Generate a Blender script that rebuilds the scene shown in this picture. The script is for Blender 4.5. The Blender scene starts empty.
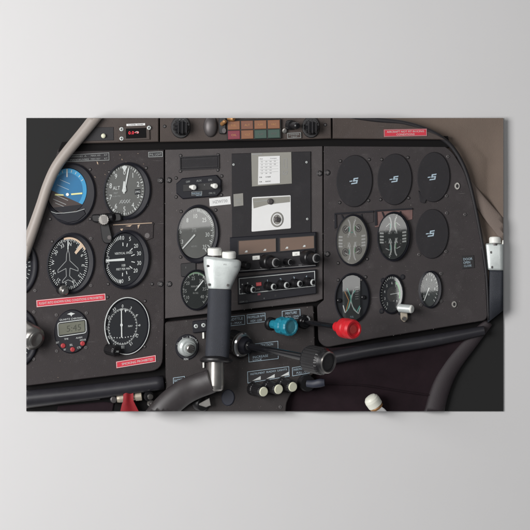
import bpy, bmesh, math, random
from mathutils import Vector, noise
random.seed(7)
C = bpy.context.scene.collection
PI = math.pi
D = 6.0            # metres from camera to wall
K = 0.002          # metres on the wall for one unit of the drawing
sin, cos, rad = math.sin, math.cos, math.radians
BOARD = (26.3, 118.0, 503.3, 411.3)

def W(px, py, d):
    f = (D - d) / D * K
    return Vector(((px - 265) * f, -d, (265 - py) * f))

def lin(c):
    c /= 255.0
    return c / 12.92 if c <= 0.04045 else ((c + 0.055) / 1.055) ** 2.4

# ------------------------------------------------------------------ materials
MATS = {}
def mat(name, rgb, rough=0.5, metal=0.0, gain=1.0, mottle=0.0, scale=60.0, bump=0.0, bscale=900.0, coat=0.0, emit=0.0, spec=0.5, wear=0.0):
    if name in MATS: return MATS[name]
    m = bpy.data.materials.new(name); m.use_nodes = True
    nt = m.node_tree; b = nt.nodes['Principled BSDF']
    col = tuple(min(0.92, lin(v) * gain) for v in rgb)
    b.inputs['Base Color'].default_value = (*col, 1)
    b.inputs['Roughness'].default_value = rough
    b.inputs['Metallic'].default_value = metal
    b.inputs['Specular IOR Level'].default_value = spec
    b.inputs['Coat Weight'].default_value = coat
    tc = nt.nodes.new('ShaderNodeTexCoord')
    if mottle:
        n = nt.nodes.new('ShaderNodeTexNoise'); n.inputs['Scale'].default_value = scale
        n.inputs['Detail'].default_value = 8; n.inputs['Roughness'].default_value = 0.65
        nt.links.new(tc.outputs['Object'], n.inputs['Vector'])
        r = nt.nodes.new('ShaderNodeValToRGB')
        r.color_ramp.elements[0].position = 0.3; r.color_ramp.elements[1].position = 0.7
        r.color_ramp.elements[0].color = (*[v * (1 - mottle) for v in col], 1)
        r.color_ramp.elements[1].color = (*[min(0.95, v * (1 + mottle)) for v in col], 1)
        nt.links.new(n.outputs['Fac'], r.inputs['Fac'])
        nt.links.new(r.outputs['Color'], b.inputs['Base Color'])
        mr = nt.nodes.new('ShaderNodeMapRange')
        mr.inputs['To Min'].default_value = max(0.05, rough - 0.08); mr.inputs['To Max'].default_value = min(1, rough + 0.08)
        nt.links.new(n.outputs['Fac'], mr.inputs['Value']); nt.links.new(mr.outputs['Result'], b.inputs['Roughness'])
    if wear:
        base = b.inputs['Base Color'].links[0].from_socket if b.inputs['Base Color'].links else None
        def layer(src, scale, lo, hi, colour, amount, detail=2.0, stretch=None):
            nn = nt.nodes.new('ShaderNodeTexNoise'); nn.inputs['Scale'].default_value = scale; nn.inputs['Detail'].default_value = detail
            if stretch:
                mp = nt.nodes.new('ShaderNodeMapping'); mp.inputs['Scale'].default_value = stretch; mp.inputs['Rotation'].default_value = (0, 0.5, 0)
                nt.links.new(tc.outputs['Object'], mp.inputs['Vector']); nt.links.new(mp.outputs['Vector'], nn.inputs['Vector'])
            else: nt.links.new(tc.outputs['Object'], nn.inputs['Vector'])
            rr = nt.nodes.new('ShaderNodeMapRange'); rr.inputs['From Min'].default_value = lo; rr.inputs['From Max'].default_value = hi; rr.inputs['To Max'].default_value = amount * wear
            nt.links.new(nn.outputs['Fac'], rr.inputs['Value'])
            mx = nt.nodes.new('ShaderNodeMixRGB'); mx.inputs['Color2'].default_value = (*colour, 1)
            nt.links.new(rr.outputs['Result'], mx.inputs['Fac'])
            if src: nt.links.new(src, mx.inputs['Color1'])
            else: mx.inputs['Color1'].default_value = (*col, 1)
            return mx.outputs['Color']
        c1 = layer(base, 420, 0.715, 0.79, (0.28, 0.25, 0.245), 0.38, 1.0)          # specks
        c2 = layer(c1, 30, 0.56, 0.85, (0.15, 0.138, 0.138), 0.28, 9.0)              # rubbed, dusty patches
        c3 = layer(c2, 30, 0.735, 0.78, (0.25, 0.23, 0.225), 0.4, 3.0, (1, 1, 14))  # fine scratches
        nt.links.new(c3, b.inputs['Base Color'])
    if bump:
        n2 = nt.nodes.new('ShaderNodeTexNoise'); n2.inputs['Scale'].default_value = bscale; n2.inputs['Detail'].default_value = 3
        nt.links.new(tc.outputs['Object'], n2.inputs['Vector'])
        bp = nt.nodes.new('ShaderNodeBump'); bp.inputs['Strength'].default_value = bump; bp.inputs['Distance'].default_value = 0.001
        nt.links.new(n2.outputs['Fac'], bp.inputs['Height']); nt.links.new(bp.outputs['Normal'], b.inputs['Normal'])
    if emit:
        b.inputs['Emission Color'].default_value = (*col, 1); b.inputs['Emission Strength'].default_value = emit
    MATS[name] = m
    return m

def glass_mat(name='gauge_glass', ior=1.6):
    if name in MATS: return MATS[name]
    m = bpy.data.materials.new(name); m.use_nodes = True
    nt = m.node_tree; nt.nodes.clear()
    o = nt.nodes.new('ShaderNodeOutputMaterial'); mx = nt.nodes.new('ShaderNodeMixShader')
    fr = nt.nodes.new('ShaderNodeFresnel'); fr.inputs['IOR'].default_value = ior
    tr = nt.nodes.new('ShaderNodeBsdfTransparent'); tr.inputs['Color'].default_value = (0.96, 0.96, 0.955, 1)
    gl = nt.nodes.new('ShaderNodeBsdfGlossy'); gl.inputs['Roughness'].default_value = 0.02
    nt.links.new(fr.outputs[0], mx.inputs[0]); nt.links.new(tr.outputs[0], mx.inputs[1]); nt.links.new(gl.outputs[0], mx.inputs[2])
    nt.links.new(mx.outputs[0], o.inputs['Surface'])
    MATS[name] = m
    return m

M = dict(
    wall=mat('wall_paint', (216, 215, 215), 0.85, mottle=0.012, scale=3, bump=0.06, bscale=500),
    board=mat('charcoal_board', (33, 33, 33), 0.7, spec=0.25),
    void=mat('shade_and_screen_black', (14, 12, 13), 0.8, spec=0.2),  # near-black standing for shade in gaps; also the readout screen
    lpanel=mat('left_panel_dim_tone', (48, 42, 43), 0.55, mottle=0.12, scale=26, bump=0.5, bscale=800, spec=0.3, wear=0.8),  # darker than the centre: weaker light put into the colour
    cpanel=mat('centre_panel_lit_tone', (75, 70, 70), 0.55, mottle=0.12, scale=26, bump=0.5, bscale=800, spec=0.3, wear=0.9),  # lighter tone: stronger light on the centre panel put into the colour
    rpanel=mat('right_panel_dim_tone', (58, 53, 54), 0.55, mottle=0.14, scale=22, bump=0.5, bscale=800, spec=0.3, wear=0.9),  # toned down from the centre, dimmer light held in the colour
    pedestal=mat('pedestal_paint', (50, 45, 45), 0.5, mottle=0.12, scale=24, bump=0.4, bscale=800, spec=0.3, wear=0.7),
    shield=mat('glareshield_paint', (75, 66, 62), 0.6, mottle=0.14, scale=18, bump=0.5, bscale=700, spec=0.3, wear=0.8),
    shield_dark=mat('dark_vinyl', (36, 34, 37), 0.6, mottle=0.15, scale=40, bump=0.4),
    chip=mat('bare_metal_chip', (190, 165, 140), 0.5),
    bezel=mat('bezel_black', (26, 26, 33), 0.5, spec=0.3, mottle=0.1, scale=30),
    black=mat('black_plastic', (27, 26, 28), 0.38, mottle=0.12, scale=50),
    black_gloss=mat('black_enamel', (20, 20, 23), 0.3),
    rod=mat('lever_rod_black', (24, 24, 27), 0.18, coat=0.6),
    matt=mat('blank_cover_black', (39, 37, 40), 0.6, mottle=0.16, scale=24, bump=0.3, bscale=1200, spec=0.3, wear=0.3),
    dial=mat('dial_black', (32, 34, 38), 0.6, spec=0.2, mottle=0.08, scale=40),
    dial_haze=mat('dial_haze', (98, 99, 97), 0.6, spec=0.2, mottle=0.08, scale=40),  # grey holds the haze over the altimeter and tachometer glass
    dial_mid=mat('dial_mid_grey', (62, 66, 66), 0.6, spec=0.2, mottle=0.08, scale=40),
    dial_reflection=mat('dial_reflection', (176, 174, 168), 0.6, spec=0.2, mottle=0.06, scale=40),  # pale tone stands in for a reflection on the gauge glass
    ink=mat('white_print', (204, 208, 206), 0.6),
    ink_dim=mat('pale_print', (150, 153, 152), 0.6),
    ink_blue=mat('ice_blue_print', (170, 190, 202), 0.6),
    ink_black=mat('black_print', (40, 40, 44), 0.6),
    ink_grey=mat('grey_print', (150, 150, 150), 0.6),
    cream=mat('cream_glare_and_pointer', (205, 180, 155), 0.5),
    sky=mat('horizon_sky_blue', (18, 108, 156), 0.5, mottle=0.06, scale=50),
    skyring=mat('horizon_ring_blue', (48, 148, 196), 0.5, mottle=0.05, scale=50),
    earth=mat('horizon_earth_brown', (52, 36, 32), 0.45),
    yellow=mat('pale_yellow', (228, 226, 160), 0.5),
    red=mat('placard_red', (205, 34, 58), 0.42, mottle=0.06, scale=60),
    redknob=mat('knob_red', (204, 32, 42), 0.38, mottle=0.14, scale=110, bump=0.15, bscale=700, wear=0.25),
    redknob_dark=mat('knob_red_face', (190, 60, 56), 0.45),
    redbtn=mat('button_red', (190, 70, 74), 0.45),
    cloth_red=mat('ribbon_red', (140, 20, 30), 0.7, mottle=0.2, scale=80),
    cyan=mat('knob_cyan', (32, 128, 150), 0.36, mottle=0.16, scale=110, bump=0.15, bscale=700, wear=0.25),
    cyan_face=mat('knob_cyan_face', (70, 140, 155), 0.4),
    lcd=mat('lcd_olive', (104, 105, 92), 0.3, mottle=0.08, scale=60),
    lcd_ink=mat('lcd_digits', (60, 62, 50), 0.5),
    frame=mat('canopy_frame_paint', (160, 151, 144), 0.45, mottle=0.06, scale=14, bump=0.15, bscale=300),
    liner=mat('headliner_brown', (112, 98, 88), 0.85, mottle=0.12, scale=10, bump=0.5, bscale=500),
    liner_pale=mat('window_post_fabric', (122, 109, 101), 0.85, mottle=0.1, scale=14, bump=0.5, bscale=500),
    maroon=mat('maroon_fabric', (37, 26, 31), 0.9, mottle=0.25, scale=24, bump=0.8, bscale=900, spec=0.2),
    maroon_edge=mat('dark_vinyl_trim', (46, 38, 42), 0.6, mottle=0.14, scale=20, bump=0.4),
    tube=mat('tube_black_paint', (42, 41, 46), 0.4, mottle=0.15, scale=20, wear=0.35),
    arm=mat('yoke_arm_paint', (52, 48, 49), 0.45, mottle=0.15, scale=24, wear=0.5),
    rubber=mat('grip_rubber', (47, 50, 58), 0.6, mottle=0.14, scale=50, bump=0.7, bscale=1300, wear=0.25),
    silver=mat('silver_paint', (206, 212, 210), 0.38, metal=0.3, mottle=0.09, scale=60, bump=0.1, bscale=400),
    chrome=mat('chrome', (215, 215, 215), 0.16, metal=1.0),
    steel=mat('brushed_steel', (165, 162, 158), 0.32, metal=0.9, mottle=0.1, scale=60),
    white=mat('white_plastic', (244, 244, 238), 0.4, mottle=0.03, scale=60),
    tipwhite=mat('warm_white_tip', (255, 250, 232), 0.4, mottle=0.03, scale=50),
    paper=mat('white_paper', (230, 230, 229), 0.8, mottle=0.02, scale=40),
    sleeve=mat('clear_sleeve', (138, 136, 128), 0.25, mottle=0.05, scale=30),
    tape=mat('grey_sticker', (140, 138, 132), 0.6, mottle=0.1, scale=60),
    offwhite=mat('cream_button', (232, 232, 206), 0.4),
    display=mat('tan_display', (112, 90, 77), 0.35, mottle=0.06, scale=30),
    amber=mat('amber_lens', (136, 86, 54), 0.35, mottle=0.1, scale=60),
    amber_dk=mat('copper_lens', (122, 74, 52), 0.35, mottle=0.1, scale=60),
    crimson=mat('crimson_lens', (128, 40, 58), 0.35),
    green=mat('green_lens', (48, 76, 66), 0.35),
    led=mat('led_red', (235, 40, 60), 0.4, emit=0.7),
    slate=mat('slate_blue_plug', (44, 47, 60), 0.5),
    ring=mat('screw_grey', (96, 92, 92), 0.45, metal=0.4),
    hole=mat('screw_black', (24, 22, 24), 0.5),
    teal=mat('teal_arc', (110, 190, 175), 0.5),
    orange=mat('orange_paint', (225, 140, 80), 0.5),
    greenarc=mat('green_arc', (120, 180, 130), 0.5),
    brass=mat('worn_brass', (176, 130, 84), 0.4, metal=0.5),
    tan=mat('beige_nut', (176, 166, 150), 0.45, metal=0.3),
    rust=mat('worn_red_patch', (112, 84, 80), 0.6, mottle=0.2, scale=80),
)

# ------------------------------------------------------------------ text outlines
_T = {}
def glyphs(s):
    """Filled outline of a string: vertices scaled so capitals are 1 high, faces, width."""
    if s in _T: return _T[s]
    cu = bpy.data.curves.new('t', 'FONT'); cu.body = s; cu.resolution_u = 2; cu.size = 1
    o = bpy.data.objects.new('t', cu); C.objects.link(o)
    dg = bpy.context.evaluated_depsgraph_get()
    me = bpy.data.meshes.new_from_object(o.evaluated_get(dg))
    v = [(p.co.x, p.co.y) for p in me.vertices]; f = [tuple(p.vertices) for p in me.polygons]
    bpy.data.objects.remove(o); bpy.data.curves.remove(cu); bpy.data.meshes.remove(me)
    if not v: v = [(0, 0)]
    x0 = min(p[0] for p in v); x1 = max(p[0] for p in v)
    h = 0.729
    _T[s] = ([((p[0] - x0) / h, p[1] / h) for p in v], f, (x1 - x0) / h)
    return _T[s]

# ------------------------------------------------------------------ mesh builder
def ell(cx, cy, a, b, s=0.0, n=48, k=1.0):
    return [(cx + a * k * cos(t), cy - b * k * sin(t) - a * k * s * cos(t)) for t in [2 * PI * i / n for i in range(n)]]

def rounded(pts, r, n=5):
    out = []; N = len(pts)
    for i, p in enumerate(pts):
        ri = r[i] if isinstance(r, (list, tuple)) else r
        if ri <= 0: out.append(p); continue
        p = Vector(p); a = Vector(pts[i - 1]) - p; b = Vector(pts[(i + 1) % N]) - p
        ri = min(ri, a.length * 0.48, b.length * 0.48)
        pa, pb = p + a.normalized() * ri, p + b.normalized() * ri
        for j in range(n + 1):
            t = j / n
            q = pa * (1 - t) ** 2 + p * 2 * t * (1 - t) + pb * t * t
            out.append((q.x, q.y))
    return out

def area(p):
    return sum(p[i - 1][0] * p[i][1] - p[i][0] * p[i - 1][1] for i in range(len(p))) / 2

def inset(poly, w):
    n = len(poly); sgn = 1 if area(poly) > 0 else -1
    out = []
    for i in range(n):
        p0, p1, p2 = Vector(poly[i - 1]), Vector(poly[i]), Vector(poly[(i + 1) % n])
        e1 = p1 - p0; e2 = p2 - p1
        if e1.length < 1e-6: e1 = e2
        if e2.length < 1e-6: e2 = e1
        e1.normalize(); e2.normalize()
        n1 = Vector((-e1.y, e1.x)) * sgn; n2 = Vector((-e2.y, e2.x)) * sgn
        m = n1 + n2
        if m.length < 1e-6: m = n1
        m.normalize()
        k = w / max(0.5, m.dot(n1))
        q = p1 + m * k
        out.append((q.x, q.y))
    return out

def quad(q, u, v):
    """Point in a four-cornered drawing (tl, tr, br, bl); u to the right, v downwards."""
    a = [q[0][i] * (1 - u) + q[1][i] * u for i in (0, 1)]; b = [q[3][i] * (1 - u) + q[2][i] * u for i in (0, 1)]
    return (a[0] * (1 - v) + b[0] * v, a[1] * (1 - v) + b[1] * v)

class MB:
    def __init__(s): s.v = []; s.f = []; s.m = []; s.s = []; s.mats = []; s.k = 0
    def mi(s, name):
        if name not in s.mats: s.mats.append(name)
        return s.mats.index(name)
    def add(s, verts, faces, m, smooth=False):
        o = len(s.v); s.v += [Vector(p) for p in verts]; k = s.mi(m)
        for f in faces: s.f.append([o + i for i in f]); s.m.append(k); s.s.append(smooth)
    def poly(s, pts, d, m, step=True):               # flat filled outline facing the viewer
        if step:                                     # overlapping prints never share one plane
            s.k = (s.k + 1) % 40; d += s.k * 4e-6
        vs = [W(x, y, d) for x, y in pts]
        s.add(vs, [list(range(len(vs)))], m)
    def loft(s, rings, m, cap0=False, cap1=False, smooth=True, share=None):
        """rings: [(outline, depth)], all the same count; outlines in drawing units."""
        P = []
        for pts, d in rings:
            ds = d if share is None else share
            P.append([Vector((W(x, y, ds).x, -d, W(x, y, ds).z)) for x, y in pts])
        n = len(P[0])
        for a, b in zip(P, P[1:]):
            s.add(a + b, [[i, (i + 1) % n, n + (i + 1) % n, n + i] for i in range(n)], m, smooth)
        if cap0: s.add(P[0], [list(range(n))], m)
        if cap1: s.add(P[-1], [list(range(n))], m)
    def slab(s, pts, d0, d1, m, bev=0.6, front=None, smooth=False):
        if bev:
            s.loft([(pts, d0), (pts, d1 - bev * K * 0.8)], m, cap0=True, smooth=smooth, share=d1)
            s.loft([(pts, d1 - bev * K * 0.8), (inset(pts, bev), d1)], m, smooth=smooth, share=d1)
            s.poly(inset(pts, bev), d1, front or m, False)
        else:
            s.loft([(pts, d0), (pts, d1)], m, cap0=True, smooth=smooth, share=d1); s.poly(pts, d1, front or m, False)
    def line(s, p, q, w, d, m):
        p, q = Vector(p), Vector(q); t = q - p
        if t.length < 1e-6: return
        t.normalize(); n = Vector((-t.y, t.x)) * w / 2
        s.poly([tuple(p + n), tuple(q + n), tuple(q - n), tuple(p - n)], d, m)
    def pline(s, pts, w, d, m, closed=False):
        for a, b in zip(pts, pts[1:] + ([pts[0]] if closed else [])): s.line(a, b, w, d, m)
    def outline(s, pts, w, d, m):
        inn = inset(pts, w); n = len(pts)
        vs = [W(x, y, d) for x, y in pts] + [W(x, y, d) for x, y in inn]
        s.add(vs, [[i, (i + 1) % n, n + (i + 1) % n, n + i] for i in range(n)], m)
    def text(s, t, fn, m, d):
        """fn maps glyph coordinates (caps height 1, x from 0) to the drawing."""
        vs, fs, w = glyphs(t)
        s.add([W(*fn(x, y), d) for x, y in vs], fs, m)
    def label(s, t, cx, cy, h, d, m='ink', slope=0.0, width=None):
        w = glyphs(t)[2]; k = (width / w) if width else h * 0.86
        s.text(t, lambda x, y: (cx + (x - w / 2) * k, cy - (y - 0.5) * h - (x - w / 2) * k * slope), m, d)
    def lathe(s, p0, p1, prof, m, n=36, soft=False, rib=None, cap=True):
        """Turned shape along a world axis; prof = [(t, radius in drawing units[, material])]."""
        p0, p1 = Vector(p0), Vector(p1); ax = p1 - p0; u = ax.normalized()
        a = u.cross(Vector((0, 0, 1)))
        if a.length < 1e-4: a = Vector((1, 0, 0))
        a.normalize(); b = u.cross(a)
        def ring(t, r, rb):
            out = []
            for i in range(n):
                ph = 2 * PI * i / n
                rr = r * K
                if rb: rr *= 1 - rb[1] * (0.5 + 0.5 * cos(rb[0] * ph))
                out.append(p0 + ax * t + (a * cos(ph) + b * sin(ph)) * rr)
            return out
        for q0, q1 in zip(prof, prof[1:]):
            mm = q1[2] if len(q1) > 2 and q1[2] else m
            r0 = ring(q0[0], q0[1], rib); r1 = ring(q1[0], q1[1], rib)
            s.add(r0 + r1, [[i, n + i, n + (i + 1) % n, (i + 1) % n] for i in range(n)], mm, rib is None)
        if cap and prof[-1][1] > 1e-4:
            mm = prof[-1][2] if len(prof[-1]) > 2 and prof[-1][2] else m
            s.add(ring(prof[-1][0], prof[-1][1], rib), [list(range(n))], mm)
    def tube(s, pts, m, n=20, sub=6, cap=True, flat=1.0):
        """Smooth round bar through (x, y, depth, radius) in drawing units (depth in metres)."""
        P = []
        for i in range(len(pts) - 1):
            q = [pts[max(i - 1, 0)], pts[i], pts[i + 1], pts[min(i + 2, len(pts) - 1)]]
            for j in range(sub):
                t = j / sub
                P.append([0.5 * ((2 * q[1][c]) + (-q[0][c] + q[2][c]) * t + (2 * q[0][c] - 5 * q[1][c] + 4 * q[2][c] - q[3][c]) * t * t + (-q[0][c] + 3 * q[1][c] - 3 * q[2][c] + q[3][c]) * t ** 3) for c in range(4)])
        P.append(list(pts[-1]))
        V = [W(p[0], p[1], p[2]) for p in P]; R = []
        for i, p in enumerate(P):
            t = (V[min(i + 1, len(V) - 1)] - V[max(i - 1, 0)]).normalized()
            a = t.cross(Vector((0, 1, 0))).normalized(); b = t.cross(a).normalized()
            R.append([V[i] + (a * cos(2 * PI * k / n) + b * sin(2 * PI * k / n) * flat) * p[3] * K for k in range(n)])
        vs = [v for r in R for v in r]
        s.add(vs, [[i * n + k, i * n + (k + 1) % n, (i + 1) * n + (k + 1) % n, (i + 1) * n + k] for i in range(len(R) - 1) for k in range(n)], m, True)
        if cap:
            s.add(R[0], [list(range(n))], m); s.add(R[-1], [list(range(n))], m)
    def build(s, name, parent=None, root=None):
        """Link as ONE mesh object. Shapes running past the edge of the board end at its edge."""
        org = root if root is not None else None
        bm = bmesh.new()
        vv = [bm.verts.new(p) for p in s.v]
        for f, k, sm in zip(s.f, s.m, s.s):
            try: fc = bm.faces.new([vv[i] for i in f])
            except ValueError: continue
            fc.material_index = k; fc.smooth = sm
        if s.clip:
            x0, y0, x1, y1 = BOARD; cam = Vector((0, -D, 0))
            for a, b, ins in (((x0, 0), (x0, 530), (265, 265)), ((x1, 0), (x1, 530), (265, 265)), ((0, y0), (530, y0), (265, 265)), ((0, y1), (530, y1), (265, 265))):
                pa, pb = W(*a, 0), W(*b, 0)
                nrm = (pa - cam).cross(pb - cam).normalized()
                if nrm.dot(W(*ins, 0) - cam) > 0: nrm = -nrm
                if any(nrm.dot(v.co - cam) > 1e-6 for v in bm.verts):
                    bmesh.ops.remove_doubles(bm, verts=bm.verts, dist=1e-6)
                    r = bmesh.ops.bisect_plane(bm, geom=bm.verts[:] + bm.edges[:] + bm.faces[:], plane_co=cam, plane_no=nrm, clear_outer=True)
                    ce = [e for e in r['geom_cut'] if isinstance(e, bmesh.types.BMEdge) and e.is_boundary]
                    if ce:
                        try: bmesh.ops.holes_fill(bm, edges=ce, sides=0)
                        except Exception: pass
        bmesh.ops.recalc_face_normals(bm, faces=bm.faces)
        if org is None:
            lo = Vector([min(v.co[i] for v in bm.verts) for i in range(3)]); hi = Vector([max(v.co[i] for v in bm.verts) for i in range(3)])
            org = Vector(((lo.x + hi.x) / 2, hi.y, (lo.z + hi.z) / 2))
        bmesh.ops.translate(bm, verts=bm.verts, vec=-org)
        me = bpy.data.meshes.new(name); bm.to_mesh(me); bm.free()
        for k in s.mats: me.materials.append(M[k] if k in M else MATS[k])
        o = bpy.data.objects.new(name, me); C.objects.link(o)
        if parent is not None:
            o.parent = parent
        else:
            o.location = org
        return o
    clip = True

def tag(o, label=None, cat=None, group=None, kind=None):
    if label: o['label'] = label
    if cat: o['category'] = cat
    if group: o['group'] = group
    if kind: o['kind'] = kind
    return o

class Thing:
    """An Empty at the thing's base that parents its parts."""
    def __init__(s, name, label, cat, at, d, group=None):
        s.o = bpy.data.objects.new(name, None); C.objects.link(s.o)
        s.org = W(at[0], at[1], d); s.o.location = s.org; s.o.empty_display_size = 0.02
        tag(s.o, label, cat, group)
    def part(s, name, mb, parent=None, label=None):
        o = mb.build(name, parent or s.o, s.org)
        if label: o['label'] = label
        return o

def single(name, mb, label, cat, group=None):
    return tag(mb.build(name), label, cat, group)

def chips(mb, n, tracks, d):
    for i in range(n):
        x0_, y0_, x1_, y1_ = tracks[i % len(tracks)]; t_ = random.random(); l = random.uniform(0.25, 0.8); a = random.uniform(0, PI)
        x = x0_ + (x1_ - x0_) * t_ + random.uniform(-.6, .6); y = y0_ + (y1_ - y0_) * t_ + random.uniform(-.4, .4)
        mb.poly([(x - l * cos(a), y - l * sin(a)), (x + .25 * sin(a), y - .3 * cos(a)), (x + l * cos(a), y + l * sin(a)), (x - .3 * sin(a), y + .2 * cos(a))], d + 0.0002, random.choice(('ring', 'ring', 'tape', 'shield')))

# screws: two kinds of head, copied with shared meshes
def screw_mesh(name, r, m, inner):
    mb = MB(); mb.clip = False
    z = lambda d: Vector((0, -d, 0))
    mb.lathe(z(0), z(0.0016), [(0, r), (0.6, r), (1, r * 0.75)], m, n=14, cap=True)
    c = mb.mi(inner)
    w = r * K * 0.62; t = 0.16 * r * K; y = -0.0019
    mb.add([(-w, y, -t), (w, y, -t), (w, y, t), (-w, y, t)], [[0, 1, 2, 3]], inner)
    mb.add([(-t, y - 1e-4, -w), (t, y - 1e-4, -w), (t, y - 1e-4, w), (-t, y - 1e-4, w)], [[0, 1, 2, 3]], inner)
    o = mb.build(name, None, Vector((0, 0, 0))); me = o.data; bpy.data.objects.remove(o)
    return me
SCREW = {'dark': screw_mesh('screw', 1.7, 'hole', 'ring'), 'grey': screw_mesh('screw', 1.8, 'ring', 'hole'), 'big': screw_mesh('screw', 2.9, 'hole', 'ring'), 'pale': screw_mesh('screw', 1.2, 'silver', 'ring'), 'bright': screw_mesh('screw', 2.1, 'silver', 'hole')}
def screws(thing, pts, d, kind='dark', name='screw'):
    for (x, y) in pts:
        o = bpy.data.objects.new(name, SCREW[kind]); C.objects.link(o)
        o.parent = thing.o; o.location = W(x, y, d) - thing.org
        o.rotation_euler = (0, random.uniform(0, PI), 0)

# ------------------------------------------------------------------ camera, light
cam = bpy.data.cameras.new('camera'); co = bpy.data.objects.new('camera', cam); C.objects.link(co)
co.location = (0, -D, 0); co.rotation_euler = (PI / 2, 0, 0)
cam.sensor_width = 36; cam.lens = 36 * D / (530 * K); cam.clip_end = 100
bpy.context.scene.camera = co
w = bpy.data.worlds.new('World'); bpy.context.scene.world = w; w.use_nodes = True
w.node_tree.nodes['Background'].inputs[0].default_value = (0.9, 0.95, 1.0, 1)
w.node_tree.nodes['Background'].inputs[1].default_value = 0.11
def area_lamp(name, loc, target, sx, sy, power, col):
    l = bpy.data.lights.new(name, 'AREA'); l.shape = 'RECTANGLE'; l.size = sx; l.size_y = sy; l.energy = power; l.color = col
    o = bpy.data.objects.new(name, l); C.objects.link(o); o.location = loc
    o.rotation_euler = (Vector(target) - Vector(loc)).to_track_quat('-Z', 'Y').to_euler()
    return o
area_lamp('key_softbox', (-2.15, -2.5, 0.32), (0.0, 0, 0.0), 1.9, 1.9, 116, (1.0, 0.988, 0.982))
GLINT_LAMP = Vector((0.0, -6.6, 1.32))                       # unseen lamp added behind the camera to put reflections in the gauge glasses
wl = area_lamp('added_glint_softbox', GLINT_LAMP, (0, 0, GLINT_LAMP.z), 2.4, 1.4, 56, (1.0, 0.99, 0.97))
wl.rotation_euler.rotate_axis('Z', rad(5))
vs = bpy.context.scene.view_settings
vs.view_transform = 'Standard'; vs.look = 'None'; vs.gamma = 1; vs.exposure = 0; vs.use_curve_mapping = False

# ------------------------------------------------------------------ wall and board
mb = MB(); mb.clip = False
mb.add([(-5, 0, -3), (5, 0, -3), (5, 0, 3), (-5, 0, 3)], [[0, 1, 2, 3]], 'wall')
tag(mb.build('wall'), 'plain pale grey wall behind the cockpit picture', None, None, 'structure')

x0, y0, x1, y1 = BOARD
b = Thing('picture_board', 'flat charcoal rectangular board on pale wall carrying the whole cockpit panel', 'board', (265, 265), 0.0005)
mb = MB(); mb.clip = False
mb.slab([(x0, y0), (x1, y0), (x1, y1), (x0, y1)], 0.0005, 0.003, 'board', bev=0.1)
b.part('board', mb)
mb = MB()
mb.slab([(92, 117), (500, 117), (504, 240), (488, 322), (470, 345), (452, 372), (441, 412), (25, 412), (25, 256), (44, 196), (62, 158)], 0.003, 0.005, 'void', bev=0)
b.part('recess_shade', mb)  # near-black sheet painting the shade in the gaps between panels

# ------------------------------------------------------------------ right side: cabin lining
t = Thing('cabin_lining', 'dull brown cabin wall lining right of the panel, behind the far control yoke', 'cabin lining', (480, 200), 0.010)
def patch(mb, rows, dfun, m, nu=26):
    """rows: [(left point, right point)] down the drawing; depth from dfun(u, v)."""
    R = []
    for j, (a, c) in enumerate(rows):
        v = j / (len(rows) - 1)
        R.append([W(a[0] + (c[0] - a[0]) * i / nu, a[1] + (c[1] - a[1]) * i / nu, dfun(i / nu, v)) for i in range(nu + 1)])
    vs = [p for r in R for p in r]; n = nu + 1
    mb.add(vs, [[j * n + i, j * n + i + 1, (j + 1) * n + i + 1, (j + 1) * n + i] for j in range(len(rows) - 1) for i in range(nu)], m, True)
mb = MB()
rows = [((370 + 90 * min(1, k / 8), 117.0 + k * 5.2), (504 if k < 31 else 504 - (k - 31) * 1.9, 117.0 + k * 5.2)) for k in range(38)]
patch(mb, rows, lambda u, v: 0.0064 + 0.013 * max(0, 0.62 - u) + 0.010 * max(0, u - 0.62) ** 1.3 * 3.2 + 0.0008 * sin(u * 11 + v * 9), 'liner', 30)
t.part('headliner', mb)
mb = MB(); mb.tube([(456, 160, 0.0110, 3), (468, 184, 0.0115, 5), (486, 209, 0.0130, 7), (512, 240, 0.0155, 9)], 'liner_pale', flat=0.3)
t.part('window_post', mb)
mb = MB(); mb.tube([(468, 196, 0.007, 4), (479, 236, 0.007, 6), (484, 270, 0.007, 6), (486, 318, 0.006, 4)], 'liner_pale', flat=0.4)
t.part('door_pillar', mb)

# maroon side upholstery under the right tube
t = Thing('side_upholstery', 'dark maroon fabric upholstery below the tube on the far side', 'upholstery', (390, 380), 0.010)
mb = MB()
rows = [((280, 352 + k * 2.6), (476 - 2.6 * k if k < 10 else 452.6 - 1.3 * (k - 9), 336 + k * 3.3)) for k in range(25)]
patch(mb, rows, lambda u, v: 0.012 + 0.003 * sin(u * 7 + 1.5 * sin(v * 5)) * (0.4 + v) + 0.003 * noise.noise(Vector((u * 5, v * 4, 1))), 'maroon', 44)
t.part('fabric_panel', mb)
mb = MB(); mb.tube([(489, 322, 0.009, 4.5), (472, 341, 0.010, 7), (452, 366, 0.011, 8.5), (441, 388, 0.011, 9.5), (433, 416, 0.011, 10)], 'maroon_edge', flat=0.5)
t.part('vinyl_edge', mb)
mb = MB(); mb.tube([(318, 384, 0.0140, 0.7), (360, 385, 0.0140, 0.7), (400, 391, 0.0140, 0.7), (436, 396, 0.0140, 0.7)], 'maroon', n=8)
t.part('seam', mb)

# ------------------------------------------------------------------ lower tubes
def bar(name, pts, label):
    mb = MB(); mb.tube(pts, 'tube', n=28)
    return single(name, mb, label, 'tube')
bar('support_tube', [(20, 399.5, 0.020, 8.5), (95, 391.5, 0.021, 7.8), (164, 382.5, 0.021, 7.2)], 'thick black tube running under the left instrument panel')
bar('support_tube', [(314, 361.5, 0.021, 6.8), (370, 350.5, 0.021, 6.5), (430, 341, 0.020, 6.2), (484, 330.5, 0.016, 4.8)], 'slimmer black tube running under the right instrument panel')

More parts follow.
